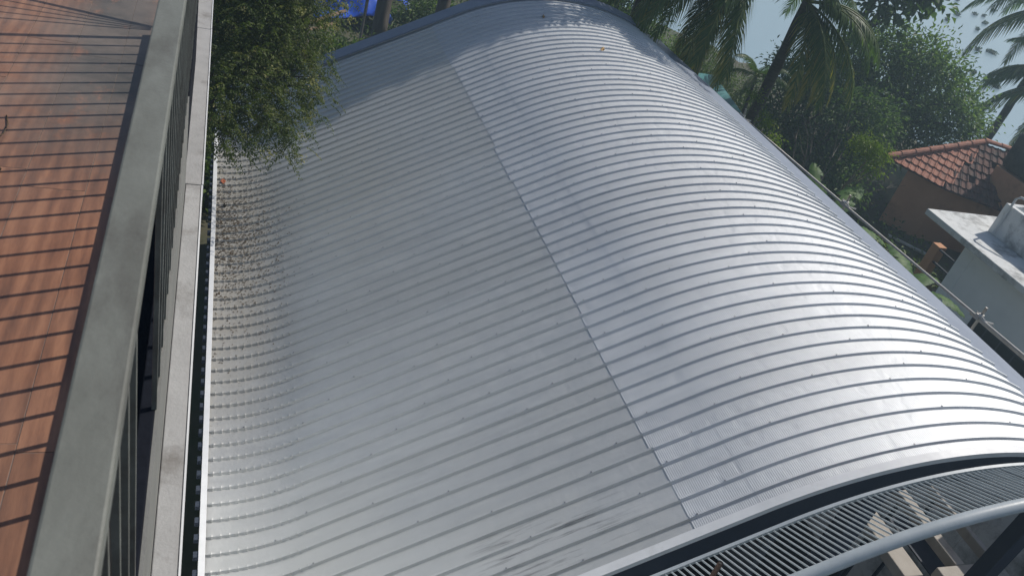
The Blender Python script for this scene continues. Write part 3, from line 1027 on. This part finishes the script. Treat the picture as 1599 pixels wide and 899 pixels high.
def crown_leaves(lobes, nclus, per, L, W, seed, spread=0.33, shell=0.5, hang=0.25):
    rg = np.random.default_rng(seed)
    lob = np.array(lobes, dtype=float)
    wts = lob[:, 3] ** 2
    idx = rg.choice(len(lob), nclus, p=wts / wts.sum())
    d = unit(rg.normal(size=(nclus, 3)))
    d[:, 2] = np.where(d[:, 2] < -0.35, -d[:, 2] * 0.6, d[:, 2])
    rr = shell + (1 - shell) * rg.random(nclus) ** 0.6
    rr *= 0.84 + 0.3 * rg.random(nclus)
    cc = lob[idx, :3] + d * (lob[idx, 3] * rr)[:, None]
    out = unit(d + 0.25 * rg.normal(size=d.shape))
    C = np.repeat(cc, per, 0)
    O = np.repeat(out, per, 0)
    tone = np.repeat(rg.random(nclus), per)
    j = rg.normal(size=C.shape)
    C = C + j * spread * (0.6 + 0.8 * rg.random(len(C)))[:, None]
    D = unit(O * 0.7 + unit(j) * 0.7 + np.array([0, 0, -hang]) + 0.4 * rg.normal(size=C.shape))
    U = unit(O + np.array([0, 0, 0.8]) + 0.35 * rg.normal(size=C.shape))
    Ls = L * (0.65 + 0.6 * rg.random(len(C)))
    V, F, rv = leaf_arrays(C, D, U, Ls, Ls * (W / L), rg)
    rv = np.clip(0.55 * np.repeat(tone, 2) + 0.5 * rv, 0, 1)
    return V, F, rv, cc


def limbs(base, fork, lobes, r0, seed, n_extra=2, nseg=7):
    rg = random.Random(seed)
    base, fork = Vector(base), Vector(fork)
    mid = base.lerp(fork, 0.5) + Vector((rg.uniform(-.12, .12), rg.uniform(-.12, .12), 0))
    V, F = tube([base, mid, fork], [r0 * 1.25, r0, r0 * 0.75], nseg)
    sets = [(V, F)]
    for lb in lobes:
        c = Vector(lb[:3])
        m1 = fork.lerp(c, 0.5) + Vector((rg.uniform(-.2, .2), rg.uniform(-.2, .2), rg.uniform(-.1, .25)))
        sets.append(tube([fork, m1, c], [r0 * 0.6, r0 * 0.36, r0 * 0.14], 6))
        for k2 in range(n_extra):
            e = c + Vector((rg.gauss(0, 1), rg.gauss(0, 1), rg.gauss(0, 0.7))).normalized() * lb[3] * 0.8
            sets.append(tube([m1.lerp(c, 0.5), m1.lerp(e, 0.6), e], [r0 * 0.22, r0 * 0.14, r0 * 0.04], 5))
    return join(*sets)


def tree(name, label, base, fork, lobes, r0, nclus, per, L, W, leaf, bark, seed, cat='tree', group=None, **kw):
    t = thing(name, label, cat, base, group)
    part('trunk', *limbs(base, fork, lobes, r0, seed), bark, t, True)
    V, F, rv, cc = crown_leaves(lobes, nclus, per, L, W, seed, **kw)
    part('crown', V, F, leaf, t, attr=rv)
    return t


# big glossy tree beyond the eave, with its neighbours
tree('leafy_tree', 'big rounded leafy tree standing before the water behind the orange house', (23.6, 25.6, 0), (23.3, 25.0, H - 8.6),
     [(21.3, 22.9, H - 5.9, 1.35), (23.4, 22.1, H - 6.3, 1.5), (24.5, 21.9, H - 7.3, 1.45), (22.2, 23.1, H - 7.6, 1.7), (20.4, 23.0, H - 7.2, 1.5),
      (24.6, 22.9, H - 8.4, 1.3), (22.6, 22.3, H - 5.3, 0.9), (21.8, 22.4, H - 8.9, 1.5)],
     0.26, 1150, 22, 0.17, 0.07, M['lf_bush'], M['bark'], 21, spread=0.2)
tree('leafy_tree', 'dark dense tree between the palm trunk and the big leafy tree', (18.2, 21.6, 0), (18.0, 21.2, H - 9.0),
     [(16.9, 20.9, H - 8.3, 1.3), (18.3, 20.7, H - 7.2, 1.3), (17.2, 21.4, H - 6.8, 1.0), (19.2, 20.6, H - 8.6, 1.4), (19.6, 20.2, H - 7.1, 1.0), (18.6, 19.2, H - 9.0, 1.0)],
     0.18, 720, 20, 0.15, 0.06, M['lf_dark'], M['bark'], 22, spread=0.22)
tree('broadleaf_tree', 'large-leaved tree reaching into the top edge above the leafy tree', (21.8, 25.5, 0), (21.2, 24.4, H - 5.6),
     [(20.3, 21.9, H - 3.85, 0.6), (19.7, 22.0, H - 4.1, 0.6), (20.9, 22.0, H - 3.5, 0.8), (19.6, 22.6, H - 3.2, 0.9), (20.6, 22.8, H - 2.7, 1.0)],
     0.13, 80, 12, 0.36, 0.21, M['lf_dark'], M['bark'], 23, spread=0.2)
tree('small_tree', 'pale green fine-leaved tree left of the palm trunk', (14.6, 21.2, 0), (14.4, 20.9, H - 8.6),
     [(13.9, 20.9, H - 6.9, 0.85), (14.7, 20.5, H - 7.2, 0.75), (13.4, 20.4, H - 7.6, 0.8), (13.0, 21.0, H - 6.5, 0.6), (14.5, 20.2, H - 7.9, 0.7), (13.5, 21.2, H - 6.0, 0.5)],
     0.11, 430, 24, 0.075, 0.038, M['lf_pale'], M['bark'], 24, spread=0.17)
tree('leafy_tree', 'dark tree mass behind the nearer palm at the top edge', (12.6, 25.0, 0), (12.4, 24.6, H - 8.8),
     [(11.8, 23.4, H - 7.2, 1.3), (12.4, 24.4, H - 6.2, 1.3), (11.2, 24.6, H - 6.3, 1.3), (11.4, 22.4, H - 8.4, 1.2), (12.6, 25.6, H - 5.2, 1.3), (11.0, 26.0, H - 5.0, 1.4)],
     0.16, 620, 20, 0.16, 0.07, M['lf_dark'], M['bark'], 28, spread=0.22)
tree('leafy_tree', 'green lakeside tree seen between the two palm crowns', (16.5, 30.5, 0), (16.3, 30.2, H - 9.4),
     [(15.8, 29.8, H - 8.9, 1.2), (16.8, 29.4, H - 9.2, 1.1), (14.8, 30.4, H - 8.7, 1.2), (17.6, 28.4, H - 9.3, 1.1)],
     0.12, 330, 20, 0.16, 0.07, M['lf_bush'], M['bark'], 29, spread=0.22)
tree('feathery_shrub', 'bright green feathery shrub in front of the dark tree', (14.9, 15.0, 0), (14.7, 14.7, H - 6.8),
     [(14.3, 14.35, H - 5.65, 0.28), (14.65, 14.25, H - 5.75, 0.24), (14.55, 13.95, H - 6.0, 0.2)],
     0.035, 55, 30, 0.08, 0.025, M['lf_fern'], M['bark_pale'], 25, spread=0.1, hang=0.7)
tree('feathery_shrub', 'yellow-green leafy shrub just beside the palm trunk above the scaffold pipe', (10.95, 14.5, 0), (10.9, 14.2, H - 5.9),
     [(11.05, 14.6, H - 5.0, 0.16), (11.2, 14.2, H - 5.35, 0.14), (10.95, 13.4, H - 5.5, 0.18)],
     0.025, 26, 26, 0.07, 0.028, M['lf_fern'], M['bark_pale'], 26, spread=0.08, hang=0.6)

# bare twiggy shrub
bs = thing('bare_shrub', 'bare grey branches rising in front of the dark tree', 'shrub', (13.4, 14.4, 0))
rgb = random.Random(9)
sets = []
def twig(p, d, l, r_, depth):
    q = p + d * l
    m_ = p.lerp(q, 0.5) + Vector((rgb.uniform(-.04, .04), rgb.uniform(-.04, .04), 0))
    sets.append(tube([p, m_, q], [r_, r_ * 0.8, r_ * 0.6], 5))
    if depth > 0:
        for _ in range(rgb.choice((2, 2, 3))):
            nd = (d + Vector((rgb.uniform(-.6, .6), rgb.uniform(-.6, .6), rgb.uniform(-.1, .35)))).normalized()
            twig(q, nd, l * rgb.uniform(0.5, 0.8), r_ * 0.6, depth - 1)
for ang in ((-0.35, 0.1), (0.05, 0.25), (0.35, -0.1), (0.5, 0.3)):
    twig(Vector((13.4 + ang[0] * 0.5, 14.4 + ang[1], H - 8.4)), Vector((ang[0], ang[1], 1)).normalized(), 1.3, 0.022, 3)
sets.append(tube([(13.4, 14.4, 0), (13.4, 14.4, H - 8.35)], [0.06, 0.04], 6))
for ang in ((-0.35, 0.1), (0.05, 0.25), (0.35, -0.1), (0.5, 0.3)):
    sets.append(tube([(13.4, 14.4, H - 8.6), (13.4 + ang[0] * 0.5, 14.4 + ang[1], H - 8.38)], 0.025, 5))
part('branches', *join(*sets), M['bark_pale'], bs, True)

# stand-in tree, crown out of frame, added to shade the far roof corner
tree('stand_in_tree', 'tall stand-in tree, its unseen crown added to shade the far roof corner', (9.6, 18.4, 0), (9.4, 18.0, H - 0.6),
     [(9.5, 17.1, H + 1.2, 0.75), (8.7, 17.35, H + 1.1, 0.75), (10.2, 17.1, H + 1.5, 0.7), (9.1, 17.0, H + 1.7, 0.7), (8.0, 17.6, H + 1.3, 0.7), (9.7, 17.5, H + 2.0, 0.8)],
     0.13, 1100, 20, 0.17, 0.09, M['lf_dark'], M['bark'], 27, spread=0.2, shell=0.2)


# ------------------------------------------------------------------ palms
def frond_mesh(seed, L, a0, a1, leaflet, droop, dry=0.0, n=66):
    rg = np.random.default_rng(seed)
    nseg = 16
    pts = [Vector((0, 0, 0))]
    dirs = []
    for i in range(nseg):
        a = a0 + (a1 - a0) * (i / (nseg - 1)) ** 1.2
        d = Vector((math.cos(a), 0, math.sin(a)))
        dirs.append(d)
        pts.append(pts[-1] + d * (L / nseg))
    dirs.append(dirs[-1])
    V, F = tube(pts, [0.035 * (1 - 0.9 * i / nseg) + 0.004 for i in range(nseg + 1)], 5)
    T = [(f[0], f[1], f[2]) for f in F if len(f) >= 3] + [(f[0], f[2], f[3]) for f in F if len(f) == 4]
    rv = [0.8] * len(T)
    V = list(V)
    for side in (-1, 1):
        for i in range(n):
            t = 0.12 + 0.88 * (i + rg.uniform(-.3, .3)) / n
            t = min(max(t, 0.1), 0.995)
            fi = t * nseg
            i0 = min(int(fi), nseg - 1)
            p = pts[i0].lerp(pts[i0 + 1], fi - i0)
            d = dirs[i0]
            ll_ = leaflet * (math.sin(math.pi * (0.12 + 0.83 * t)) ** 0.55) * rg.uniform(0.8, 1.1)
            out = Vector((0, side, 0)) * (0.85 - 0.35 * t) + d * (0.45 + 0.5 * t)
            out = (out + Vector((rg.uniform(-.08, .08), rg.uniform(-.08, .08), rg.uniform(-.1, .1)))).normalized()
            w = 0.029 * (0.7 + 0.4 * rg.random())
            q0 = p
            q1 = p + (out + Vector((0, 0, -0.25 * droop))).normalized() * ll_ * 0.45
            q2 = q1 + (out * 0.8 + Vector((0, 0, -1.0 * droop))).normalized() * ll_ * 0.55
            wd = d * w
            b0 = len(V)
            V += [tuple(q0 - wd * 0.6), tuple(q0 + wd * 0.6), tuple(q1 - wd), tuple(q1 + wd), tuple(q2)]
            T += [(b0, b0 + 1, b0 + 3), (b0, b0 + 3, b0 + 2), (b0 + 2, b0 + 3, b0 + 4)]
            c = min(1.0, 0.65 * rg.random() + dry * (0.3 + 0.7 * t))
            rv += [c, c, min(1.0, c + 0.15)]
    m_ = mesh_np('frond', V, np.array(T), False, rv)
    m_.materials.append(M['lf_palm'])
    return m_


FR = {
    'up': [frond_mesh(1, 3.0, 1.1, -0.2, 0.75, 0.6), frond_mesh(2, 2.8, 0.9, -0.5, 0.75, 0.8)],
    'mid': [frond_mesh(3, 3.1, 0.5, -0.9, 0.75, 1.0), frond_mesh(4, 2.9, 0.3, -1.1, 0.8, 1.2)],
    'low': [frond_mesh(5, 3.0, -0.2, -1.35, 0.75, 1.3, 0.35), frond_mesh(6, 2.7, -0.5, -1.45, 0.7, 1.5, 0.6)],
}


def palm(label, base, top, r0, fronds, group='palms at the lakeside', coconuts=True, scale=1.0):
    t = thing('coconut_palm', label, 'palm', base, group)
    base, top = Vector(base), Vector(top)
    pts, rr = [], []
    for i in range(15):
        f = i / 14
        p = base.lerp(top, f) + Vector((0.12 * math.sin(f * 3), 0.08 * math.sin(f * 2.2), 0))
        pts.append(p)
        rr.append(r0 * (1.25 - 0.5 * f) * (1 + (0.06 if i % 2 else -0.03)))
    part('trunk', *tube(pts, rr, 10), M['palm_bark'], t, True)
    rg = random.Random(int(base.x * 100))
    for kind, az in fronds:
        m_ = rg.choice(FR[kind])
        o_ = link('frond', m_, None, t, pts[-1] - base)
        o_.rotation_euler = (rg.uniform(-.15, .15), 0, rad(az))
        s_ = scale * rg.uniform(0.9, 1.1)
        o_.scale = (s_, s_, s_)
    return t


ring = lambda kind, n, off, jit=12: [(kind, off + 360 / n * i + random.uniform(-jit, jit)) for i in range(n)]
palm('coconut palm whose crown hangs over the far right roof edge', (10.7, 16.9, 0), (10.35, 16.2, H - 2.5), 0.13,
     ring('up', 8, 20) + [('mid', 80), ('mid', 120), ('mid', 150), ('mid', 175), ('mid', 200), ('mid', 225), ('mid', 250), ('mid', 335), ('low', 130), ('low', 145), ('low', 160), ('low', 175), ('low', 190), ('low', 205), ('low', 225), ('low', 250), ('low', 238), ('low', 230), ('low', 243), ('low', 216), ('low', 262), ('mid', 240), ('mid', 212)], scale=1.08)
palm('coconut palm with the thick leaning trunk clear against the water', (11.95, 16.0, 0), (12.15, 15.7, H - 3.1), 0.15,
     ring('up', 5, 10) + [('mid', 60), ('mid', 120), ('mid', 300), ('mid', 345)] + [('low', 300), ('low', 325), ('low', 275), ('low', 250), ('low', 285), ('low', 310), ('low', 265), ('mid', 330), ('mid', 20)], scale=0.85)
palm('coconut palm at the right edge with fronds reaching over the water', (32.6, 26.4, 0), (32.0, 25.75, H - 3.25), 0.15,
     ring('up', 5, 0) + ring('mid', 7, 25) + [('low', 120), ('low', 160), ('low', 190), ('low', 230)], scale=1.35)
palm('lower coconut palm at the right edge behind the tiled house', (33.6, 24.9, 0), (33.2, 24.6, H - 5.9), 0.15,
     ring('mid', 7, 10) + ring('up', 4, 30) + [('low', 150), ('low', 190), ('mid', 170), ('mid', 150), ('low', 130)], scale=1.35)
palm('small slender palm frond cluster beside the palm trunk', (14.5, 19.3, 0), (14.3, 19.2, H - 6.0), 0.06,
     ring('up', 4, 0) + ring('mid', 4, 45), scale=0.4)

# ------------------------------------------------------------------ banana plants
def banana_leaf(seed, L, W, a0, a1):
    rg = random.Random(seed)
    nu, nv = 22, 5
    p = Vector((0, 0, 0))
    V, T, rv = [], [], []
    rows = []
    for i in range(nu + 1):
        t = i / nu
        a = a0 + (a1 - a0) * t
        d = Vector((math.cos(a), 0, math.sin(a)))
        up = Vector((-math.sin(a), 0, math.cos(a)))
        hw = W / 2 * (math.sin(math.pi * min(1, 0.06 + 0.93 * t)) ** 0.6)
        row = []
        for j in range(-nv, nv + 1):
            f = j / nv
            tear = (rg.uniform(-0.03, 0.03) if abs(j) >= nv - 1 else 0)
            q = p + Vector((0, 1, 0)) * hw * f * (1 + tear) + up * (0.10 * hw * abs(f) - 0.30 * hw * f * f + 0.015 * math.sin(i * 2.1 + j)) + d * (abs(f) * 0.05)
            row.append(len(V)); V.append(tuple(q))
        rows.append(row)
        p = p + d * (L / nu)
    for i in range(nu):
        torn = rg.random() < 0.25
        sd = rg.choice((-1, 1))
        c = rg.uniform(0.1, 0.8)
        for j in range(2 * nv):
            f = (j + 0.5) / nv - 1
            if torn and f * sd > 0.35:
                continue
            T.append((rows[i][j], rows[i][j + 1], rows[i + 1][j + 1], rows[i + 1][j])); rv.append(min(1, c + (0.3 if abs(f) < 0.15 else 0)))
    m_ = mesh_np('leaf', V, np.array(T), True, rv)
    m_.materials.append(M['lf_banana'])
    return m_


def banana(label, base, h, leaves, seed):
    t = thing('banana_plant', label, 'banana plant', base, 'banana plants by the eave')
    b_ = Vector(base)
    part('stem', *tube([b_, b_ + Vector((0.05, 0, h * 0.5)), b_ + Vector((0.02, 0.03, h))], [0.12, 0.10, 0.05], 9), M['lf_banana_stem'], t, True)
    for i, (az, L, a0, a1) in enumerate(leaves):
        m_ = banana_leaf(seed + i, L, 0.5, a0, a1)
        o_ = link('leaf', m_, None, t, (0.02, 0.03, h - 0.05))
        o_.rotation_euler = (random.uniform(-.2, .2), 0, rad(az))


M['lf_banana_stem'] = mottled('banana_stem', (0.12, 0.16, 0.06), (0.16, 0.15, 0.07), 0.6, 6)
banana('banana plant with a broad lit leaf beside the scaffold clamp', (12.9, 13.1, 0), 3.0, [(30, 1.9, 1.0, -0.1), (75, 1.6, 1.25, 0.3), (150, 1.6, 1.0, -0.3), (260, 1.7, 0.9, -0.5), (330, 1.7, 0.8, -0.6)], 31)
banana('banana plant half hidden by the roof, upright leaf near the bare shrub', (12.3, 13.1, 0), 2.9, [(100, 1.5, 1.3, 0.6), (200, 1.5, 1.0, -0.3), (320, 1.4, 0.9, -0.4)], 41)
banana('low banana plant between the roof eave and the white house', (15.3, 12.0, 0), 2.2, [(20, 1.5, 0.7, -0.7), (80, 1.5, 0.9, -0.3), (180, 1.5, 0.6, -0.7), (250, 1.5, 0.8, -0.5), (310, 1.4, 0.7, -0.6)], 51)

# ------------------------------------------------------------------ feathery tree by the terrace
ft = thing('feathery_tree', 'feathery tree with pale blossom hanging over the roof gutter', 'tree', (-0.9, 13.6, 0))
flobes = [(0.75, 12.3, H - 4.0, 0.95), (0.35, 12.8, H - 3.4, 1.0), (1.1, 12.4, H - 4.4, 0.75), (0.45, 11.6, H - 4.8, 0.8), (1.15, 11.7, H - 4.95, 0.6),
          (0.15, 11.0, H - 5.1, 0.55), (0.8, 11.0, H - 5.2, 0.5), (0.2, 12.6, H - 4.9, 0.9), (0.9, 13.4, H - 3.6, 0.9), (0.3, 13.8, H - 3.0, 1.0), (-0.3, 12.8, H - 4.2, 0.9),
          (1.3, 12.0, H - 4.8, 0.45), (0.3, 10.7, H - 5.35, 0.35), (1.05, 11.0, H - 5.4, 0.33), (1.2, 13.0, H - 3.9, 0.8)]
part('trunk', *limbs((-0.9, 13.6, 0), (-0.6, 13.4, H - 6.2), flobes, 0.09, 33), M['bark'], ft, True)
rg = np.random.default_rng(33)
VV, FF, RV = [], [], []
nleaf = 0
lob = np.array(flobes)
nc = 3900
idx = rg.choice(len(lob), nc, p=lob[:, 3] ** 2 / (lob[:, 3] ** 2).sum())
dd = unit(rg.normal(size=(nc, 3)))
cc = lob[idx, :3] + dd * (lob[idx, 3] * (0.3 + 0.75 * rg.random(nc)))[:, None]
tone = rg.random(nc)
Cs, Ds, Us, Ls, Ts = [], [], [], [], []
for i in range(nc):
    a = rg.uniform(0, 2 * math.pi)
    d0 = unit(np.array([math.cos(a), math.sin(a), rg.uniform(-0.5, 0.15)]) + 0.5 * dd[i])
    L = rg.uniform(0.18, 0.34)
    side = unit(np.cross(d0, np.array([0, 0, 1.0])))
    for k_ in range(9):
        t = (k_ + 1) / 9
        p = cc[i] + d0 * L * t + np.array([0, 0, -0.55 * L * t * t])
        for sg in (-1, 1):
            Cs.append(p)
            Ds.append(side * sg + d0 * 0.5 + np.array([0, 0, -0.35]) + rg.normal(size=3) * 0.2)
            Us.append(np.array([0, 0, 1.0]) + rg.normal(size=3) * 0.3)
            Ls.append(rg.uniform(0.035, 0.07) * (1.1 - 0.4 * t))
            Ts.append(min(1, 0.65 * tone[i] + 0.3 * rg.random()))
Ls = np.array(Ls)
V, F, rv = leaf_arrays(np.array(Cs), np.array(Ds), np.array(Us), Ls, Ls * 0.42, rg)
part('crown', V, F, M['lf_feather'], ft, attr=np.repeat(np.array(Ts), 2))
sel = rg.choice(nc, 130)
Cs = np.repeat(cc[sel] + dd[sel] * 0.18, 26, 0) + rg.normal(size=(130 * 26, 3)) * np.array([0.045, 0.045, 0.035])
V, F, rv = leaf_arrays(Cs, rg.normal(size=Cs.shape), rg.normal(size=Cs.shape), np.full(len(Cs), 0.034), np.full(len(Cs), 0.026), rg)
part('blossom', V, F, M['lf_flower'], ft, attr=rv, kind='stuff')

# ------------------------------------------------------------------ yard behind the roof: undergrowth, trunks, tarpaulin
rg = np.random.default_rng(55)


def scatter(n, x0, x1, y0, y1, hmax, seed, avoid=None):
    rg = np.random.default_rng(seed)
    x = rg.uniform(x0, x1, n); y = rg.uniform(y0, y1, n)
    clump = 0.5 + 0.5 * np.sin(x * 1.3 + 2 * np.sin(y * 0.7)) * np.sin(y * 1.1 + 1.5 * np.sin(x * 0.9))
    keep = rg.random(n) < 0.35 + 0.65 * clump
    x, y, clump = x[keep], y[keep], clump[keep]
    z = np.array([ground_z(a, b_) for a, b_ in zip(x, y)]) + hmax * clump * rg.random(len(x)) ** 0.7
    C = np.stack([x, y, z], 1)
    D = rg.normal(size=C.shape) * np.array([1, 1, 0.45])
    U = np.array([0, 0, 1.0]) + 0.45 * rg.normal(size=C.shape)
    L = rg.uniform(0.08, 0.22, len(C))
    V, F, rv = leaf_arrays(C, D, U, L, L * 0.5, rg)
    return V, F, np.clip(rv * 0.6 + 0.4 * np.repeat(clump, 2) * 1.0, 0, 1)


V, F, rv = scatter(34000, -4, 13, 16.5, 42, 1.1, 56)
V2, F2, rv2 = scatter(16000, 9.6, 22, 9, 30, 0.8, 57)
ug = link('undergrowth', mesh_np('undergrowth', np.concatenate([V, V2]), np.concatenate([F, F2 + len(V)]), attr=np.concatenate([rv, rv2])), M['lf_ground'])
ug['kind'] = 'stuff'
tag(ug, 'mixed green undergrowth covering the ground behind the roof', 'undergrowth')

for i, (x, y, r_, h, lean, lab) in enumerate([
        (5.05, 26.2, 0.22, 9.5, 0.2, 'thick dark tree trunk right of the thin pole behind the roof'),
        (2.35, 22.4, 0.15, 9.5, -0.1, 'dark tree trunk beside the feathery tree crown'),
        (6.95, 26.5, 0.2, 10.0, 0.1, 'dark tree trunk at the top edge near the far roof rim')]):
    tree('background_tree', lab, (x, y, 0), (x + lean, y + 0.2, h - 1.6),
         [(x + lean, y, h, 1.5), (x + lean - 1, y + 0.6, h + 0.6, 1.3), (x + lean + 1, y + 0.3, h + 0.7, 1.3), (x, y + 1, h + 1.4, 1.3)],
         r_, 260, 16, 0.2, 0.1, M['lf_bush'], M['bark'], 60 + i, group='trees behind the roof')
for i, (x, y, hh, lab) in enumerate([
        (3.7, 24.5, 1.3, 'low green bush just beyond the far roof rim, left of the pole'),
        (1.4, 27.5, 1.7, 'green bush left of the blue tarpaulin'),
        (7.6, 30.0, 1.6, 'dark green bush right of the blue tarpaulin'),
        (9.6, 27.5, 1.7, 'green bush hidden behind the top of the roof'),
        (3.0, 36.5, 2.4, 'tall bush behind the blue tarpaulin'),
        (0.1, 16.9, 1.2, 'bush at the far end of the narrow gap beside the gutter'),
        (0.2, 19.0, 1.9, 'rounded bush behind the feathery tree trunk'),
        (8.5, 37.0, 2.6, 'tall bush at the back of the yard')]):
    tree('bush', lab, (x, y, 0), (x, y, hh * 0.35), [(x, y, hh * 0.55, hh * 0.5), (x + 0.7, y + 0.2, hh * 0.45, hh * 0.42), (x - 0.7, y - 0.1, hh * 0.42, hh * 0.4)],
         0.04, 150, 16, 0.16, 0.08, M['lf_ground'], M['bark'], 80 + i, cat='bush', group='bushes behind the roof', spread=0.2)
o = tag(link('thin_pole', mesh_np('thin_pole', *tube([(4.42, 25.9, 0), (4.55, 26.0, 5.5)], 0.05, 8), True), M['bark_pale']), 'thin bare pole standing behind the far roof rim', 'pole')
# crumpled blue tarpaulin sheets
def tarp(label, cx, cy, cz, sx, sy, seed):
    n = 26
    rgx = random.Random(seed)
    ph = [rgx.uniform(0, 6) for _ in range(6)]
    V, F = [], []
    for j in range(n + 1):
        for i in range(n + 1):
            u, v = i / n - 0.5, j / n - 0.5
            z = 0.22 * math.sin(5 * u + ph[0] + 3 * v) + 0.13 * math.sin(11 * v + ph[1] + 6 * u) + 0.07 * math.sin(23 * u + ph[2]) * math.cos(17 * v + ph[3]) - 1.6 * (u * u + v * v) * 0.9
            V.append((cx + u * sx + 0.1 * math.sin(9 * v + ph[4]), cy + v * sy + 0.1 * math.sin(8 * u + ph[5]), cz + z))
    for j in range(n):
        for i in range(n):
            a = j * (n + 1) + i
            F.append((a, a + 1, a + n + 2, a + n + 1))
    o_ = link('tarpaulin', mesh_np('tarpaulin', V, F, True), M['blue_tarp'])
    md = o_.modifiers.new('thickness', 'SOLIDIFY'); md.thickness = 0.01
    return tag(o_, label, 'tarpaulin', 'blue tarpaulins in the yard')
tarp('crumpled blue tarpaulin lying among the bushes at the top edge', 4.8, 31.5, 0.95, 2.8, 3.2, 3)
tarp('smaller blue tarpaulin heap right of the thick trunk', 6.5, 33.4, 1.05, 1.6, 2.2, 5)
for i, (a, b_, lab) in enumerate([((2.9, 27.6, 0.75), (4.3, 29.0, 0.95), 'weathered plank leaning among bushes, the upper one'), ((2.7, 27.1, 0.6), (3.9, 28.0, 0.8), 'weathered plank leaning among bushes, the lower one')]):
    V, F = tube([a, b_], 0.07, 4)
    tag(link('plank', mesh_np('plank', V, F), M['wood']), lab, 'plank', 'planks in the yard')

# ------------------------------------------------------------------ floating water plants
rgq = random.Random(77)
hy = [(70.7, 71.2, 0.28), (69.7, 67.6, 0.19), (69.0, 66.6, 0.27), (73.8, 69.3, 0.29), (75.3, 69.5, 0.17), (81.2, 74.1, 0.4), (64.3, 63.0, 0.2), (71.9, 65.7, 0.36), (67.0, 61.7, 0.21), (59.1, 53.3, 0.25), (60.9, 53.5, 0.51), (52.7, 50.1, 0.17), (49.2, 44.5, 0.27), (51.6, 45.8, 0.16), (51.7, 44.5, 0.12), (51.5, 43.7, 0.19), (51.4, 43.2, 0.19), (52.4, 49.3, 0.1), (76.9, 75.4, 0.24)]
for i, (x, y, r_) in enumerate(hy):
    lab = 'largest clump of floating water plants on the lake' if i == 10 else ''
    rg = np.random.default_rng(900 + i)
    r_ *= 0.75
    n = int(160 * r_ + 40)
    ang = rg.uniform(0, 6.28, n); rr = np.sqrt(rg.random(n)) * r_ * (0.7 + 0.35 * np.sin(2 * ang + i))
    C = np.stack([x + rr * np.cos(ang) * 1.3, y + rr * np.sin(ang) * 1.3, np.full(n, -1.09) + 0.22 * rg.random(n)], 1)
    V, F, rv = leaf_arrays(C, rg.normal(size=C.shape) * np.array([1, 1, .5]), np.array([0, 0, 1.0]) + 0.4 * rg.normal(size=C.shape), rg.uniform(.14, .26, n), rg.uniform(.1, .18, n), rg)
    o = link('water_plant', mesh_np('water_plant', V, F, attr=rv), M['lf_hyacinth'])
    tag(o, lab or {4: 'tiny fleck of floating plants, farthest right in the upper group on the lake', 5: 'elongated plant clump highest up at the far right of the lake',
                   9: 'plant clump directly left of the largest clump on the lake', 12: 'plant clump halfway between the tree and the lower palm fronds',
                   17: 'tiniest fleck of floating plants, close to the leafy tree crown', 18: 'plant clump cut by the top edge of the picture',
                   0: 'plant clump nearest the top edge above the leafy tree'}.get(i, 'small green clump of plants floating on the lake'), 'water plant', 'floating plants on the lake')

# ------------------------------------------------------------------ added haze volume standing in for lens veil
m = bpy.data.materials.new('veil_haze')
m.use_nodes = True
nt = m.node_tree
nt.nodes.remove(nt.nodes['Principled BSDF'])
pvn = nt.nodes.new('ShaderNodeVolumePrincipled')
pvn.inputs['Color'].default_value = (0.62, 0.84, 1.0, 1)
pvn.inputs['Density'].default_value = 0.0031
pvn.inputs['Anisotropy'].default_value = 0.3
nt.links.new(pvn.outputs[0], nt.nodes['Material Output'].inputs['Volume'])
hz = link('haze', mesh_np('haze', *box(-3200, 4700, -2200, 5200, -3.5, H + 5.0)), m)
hz['kind'] = 'stuff'
tag(hz, 'thin bluish haze added over the lake and trees as lens veil', 'haze')
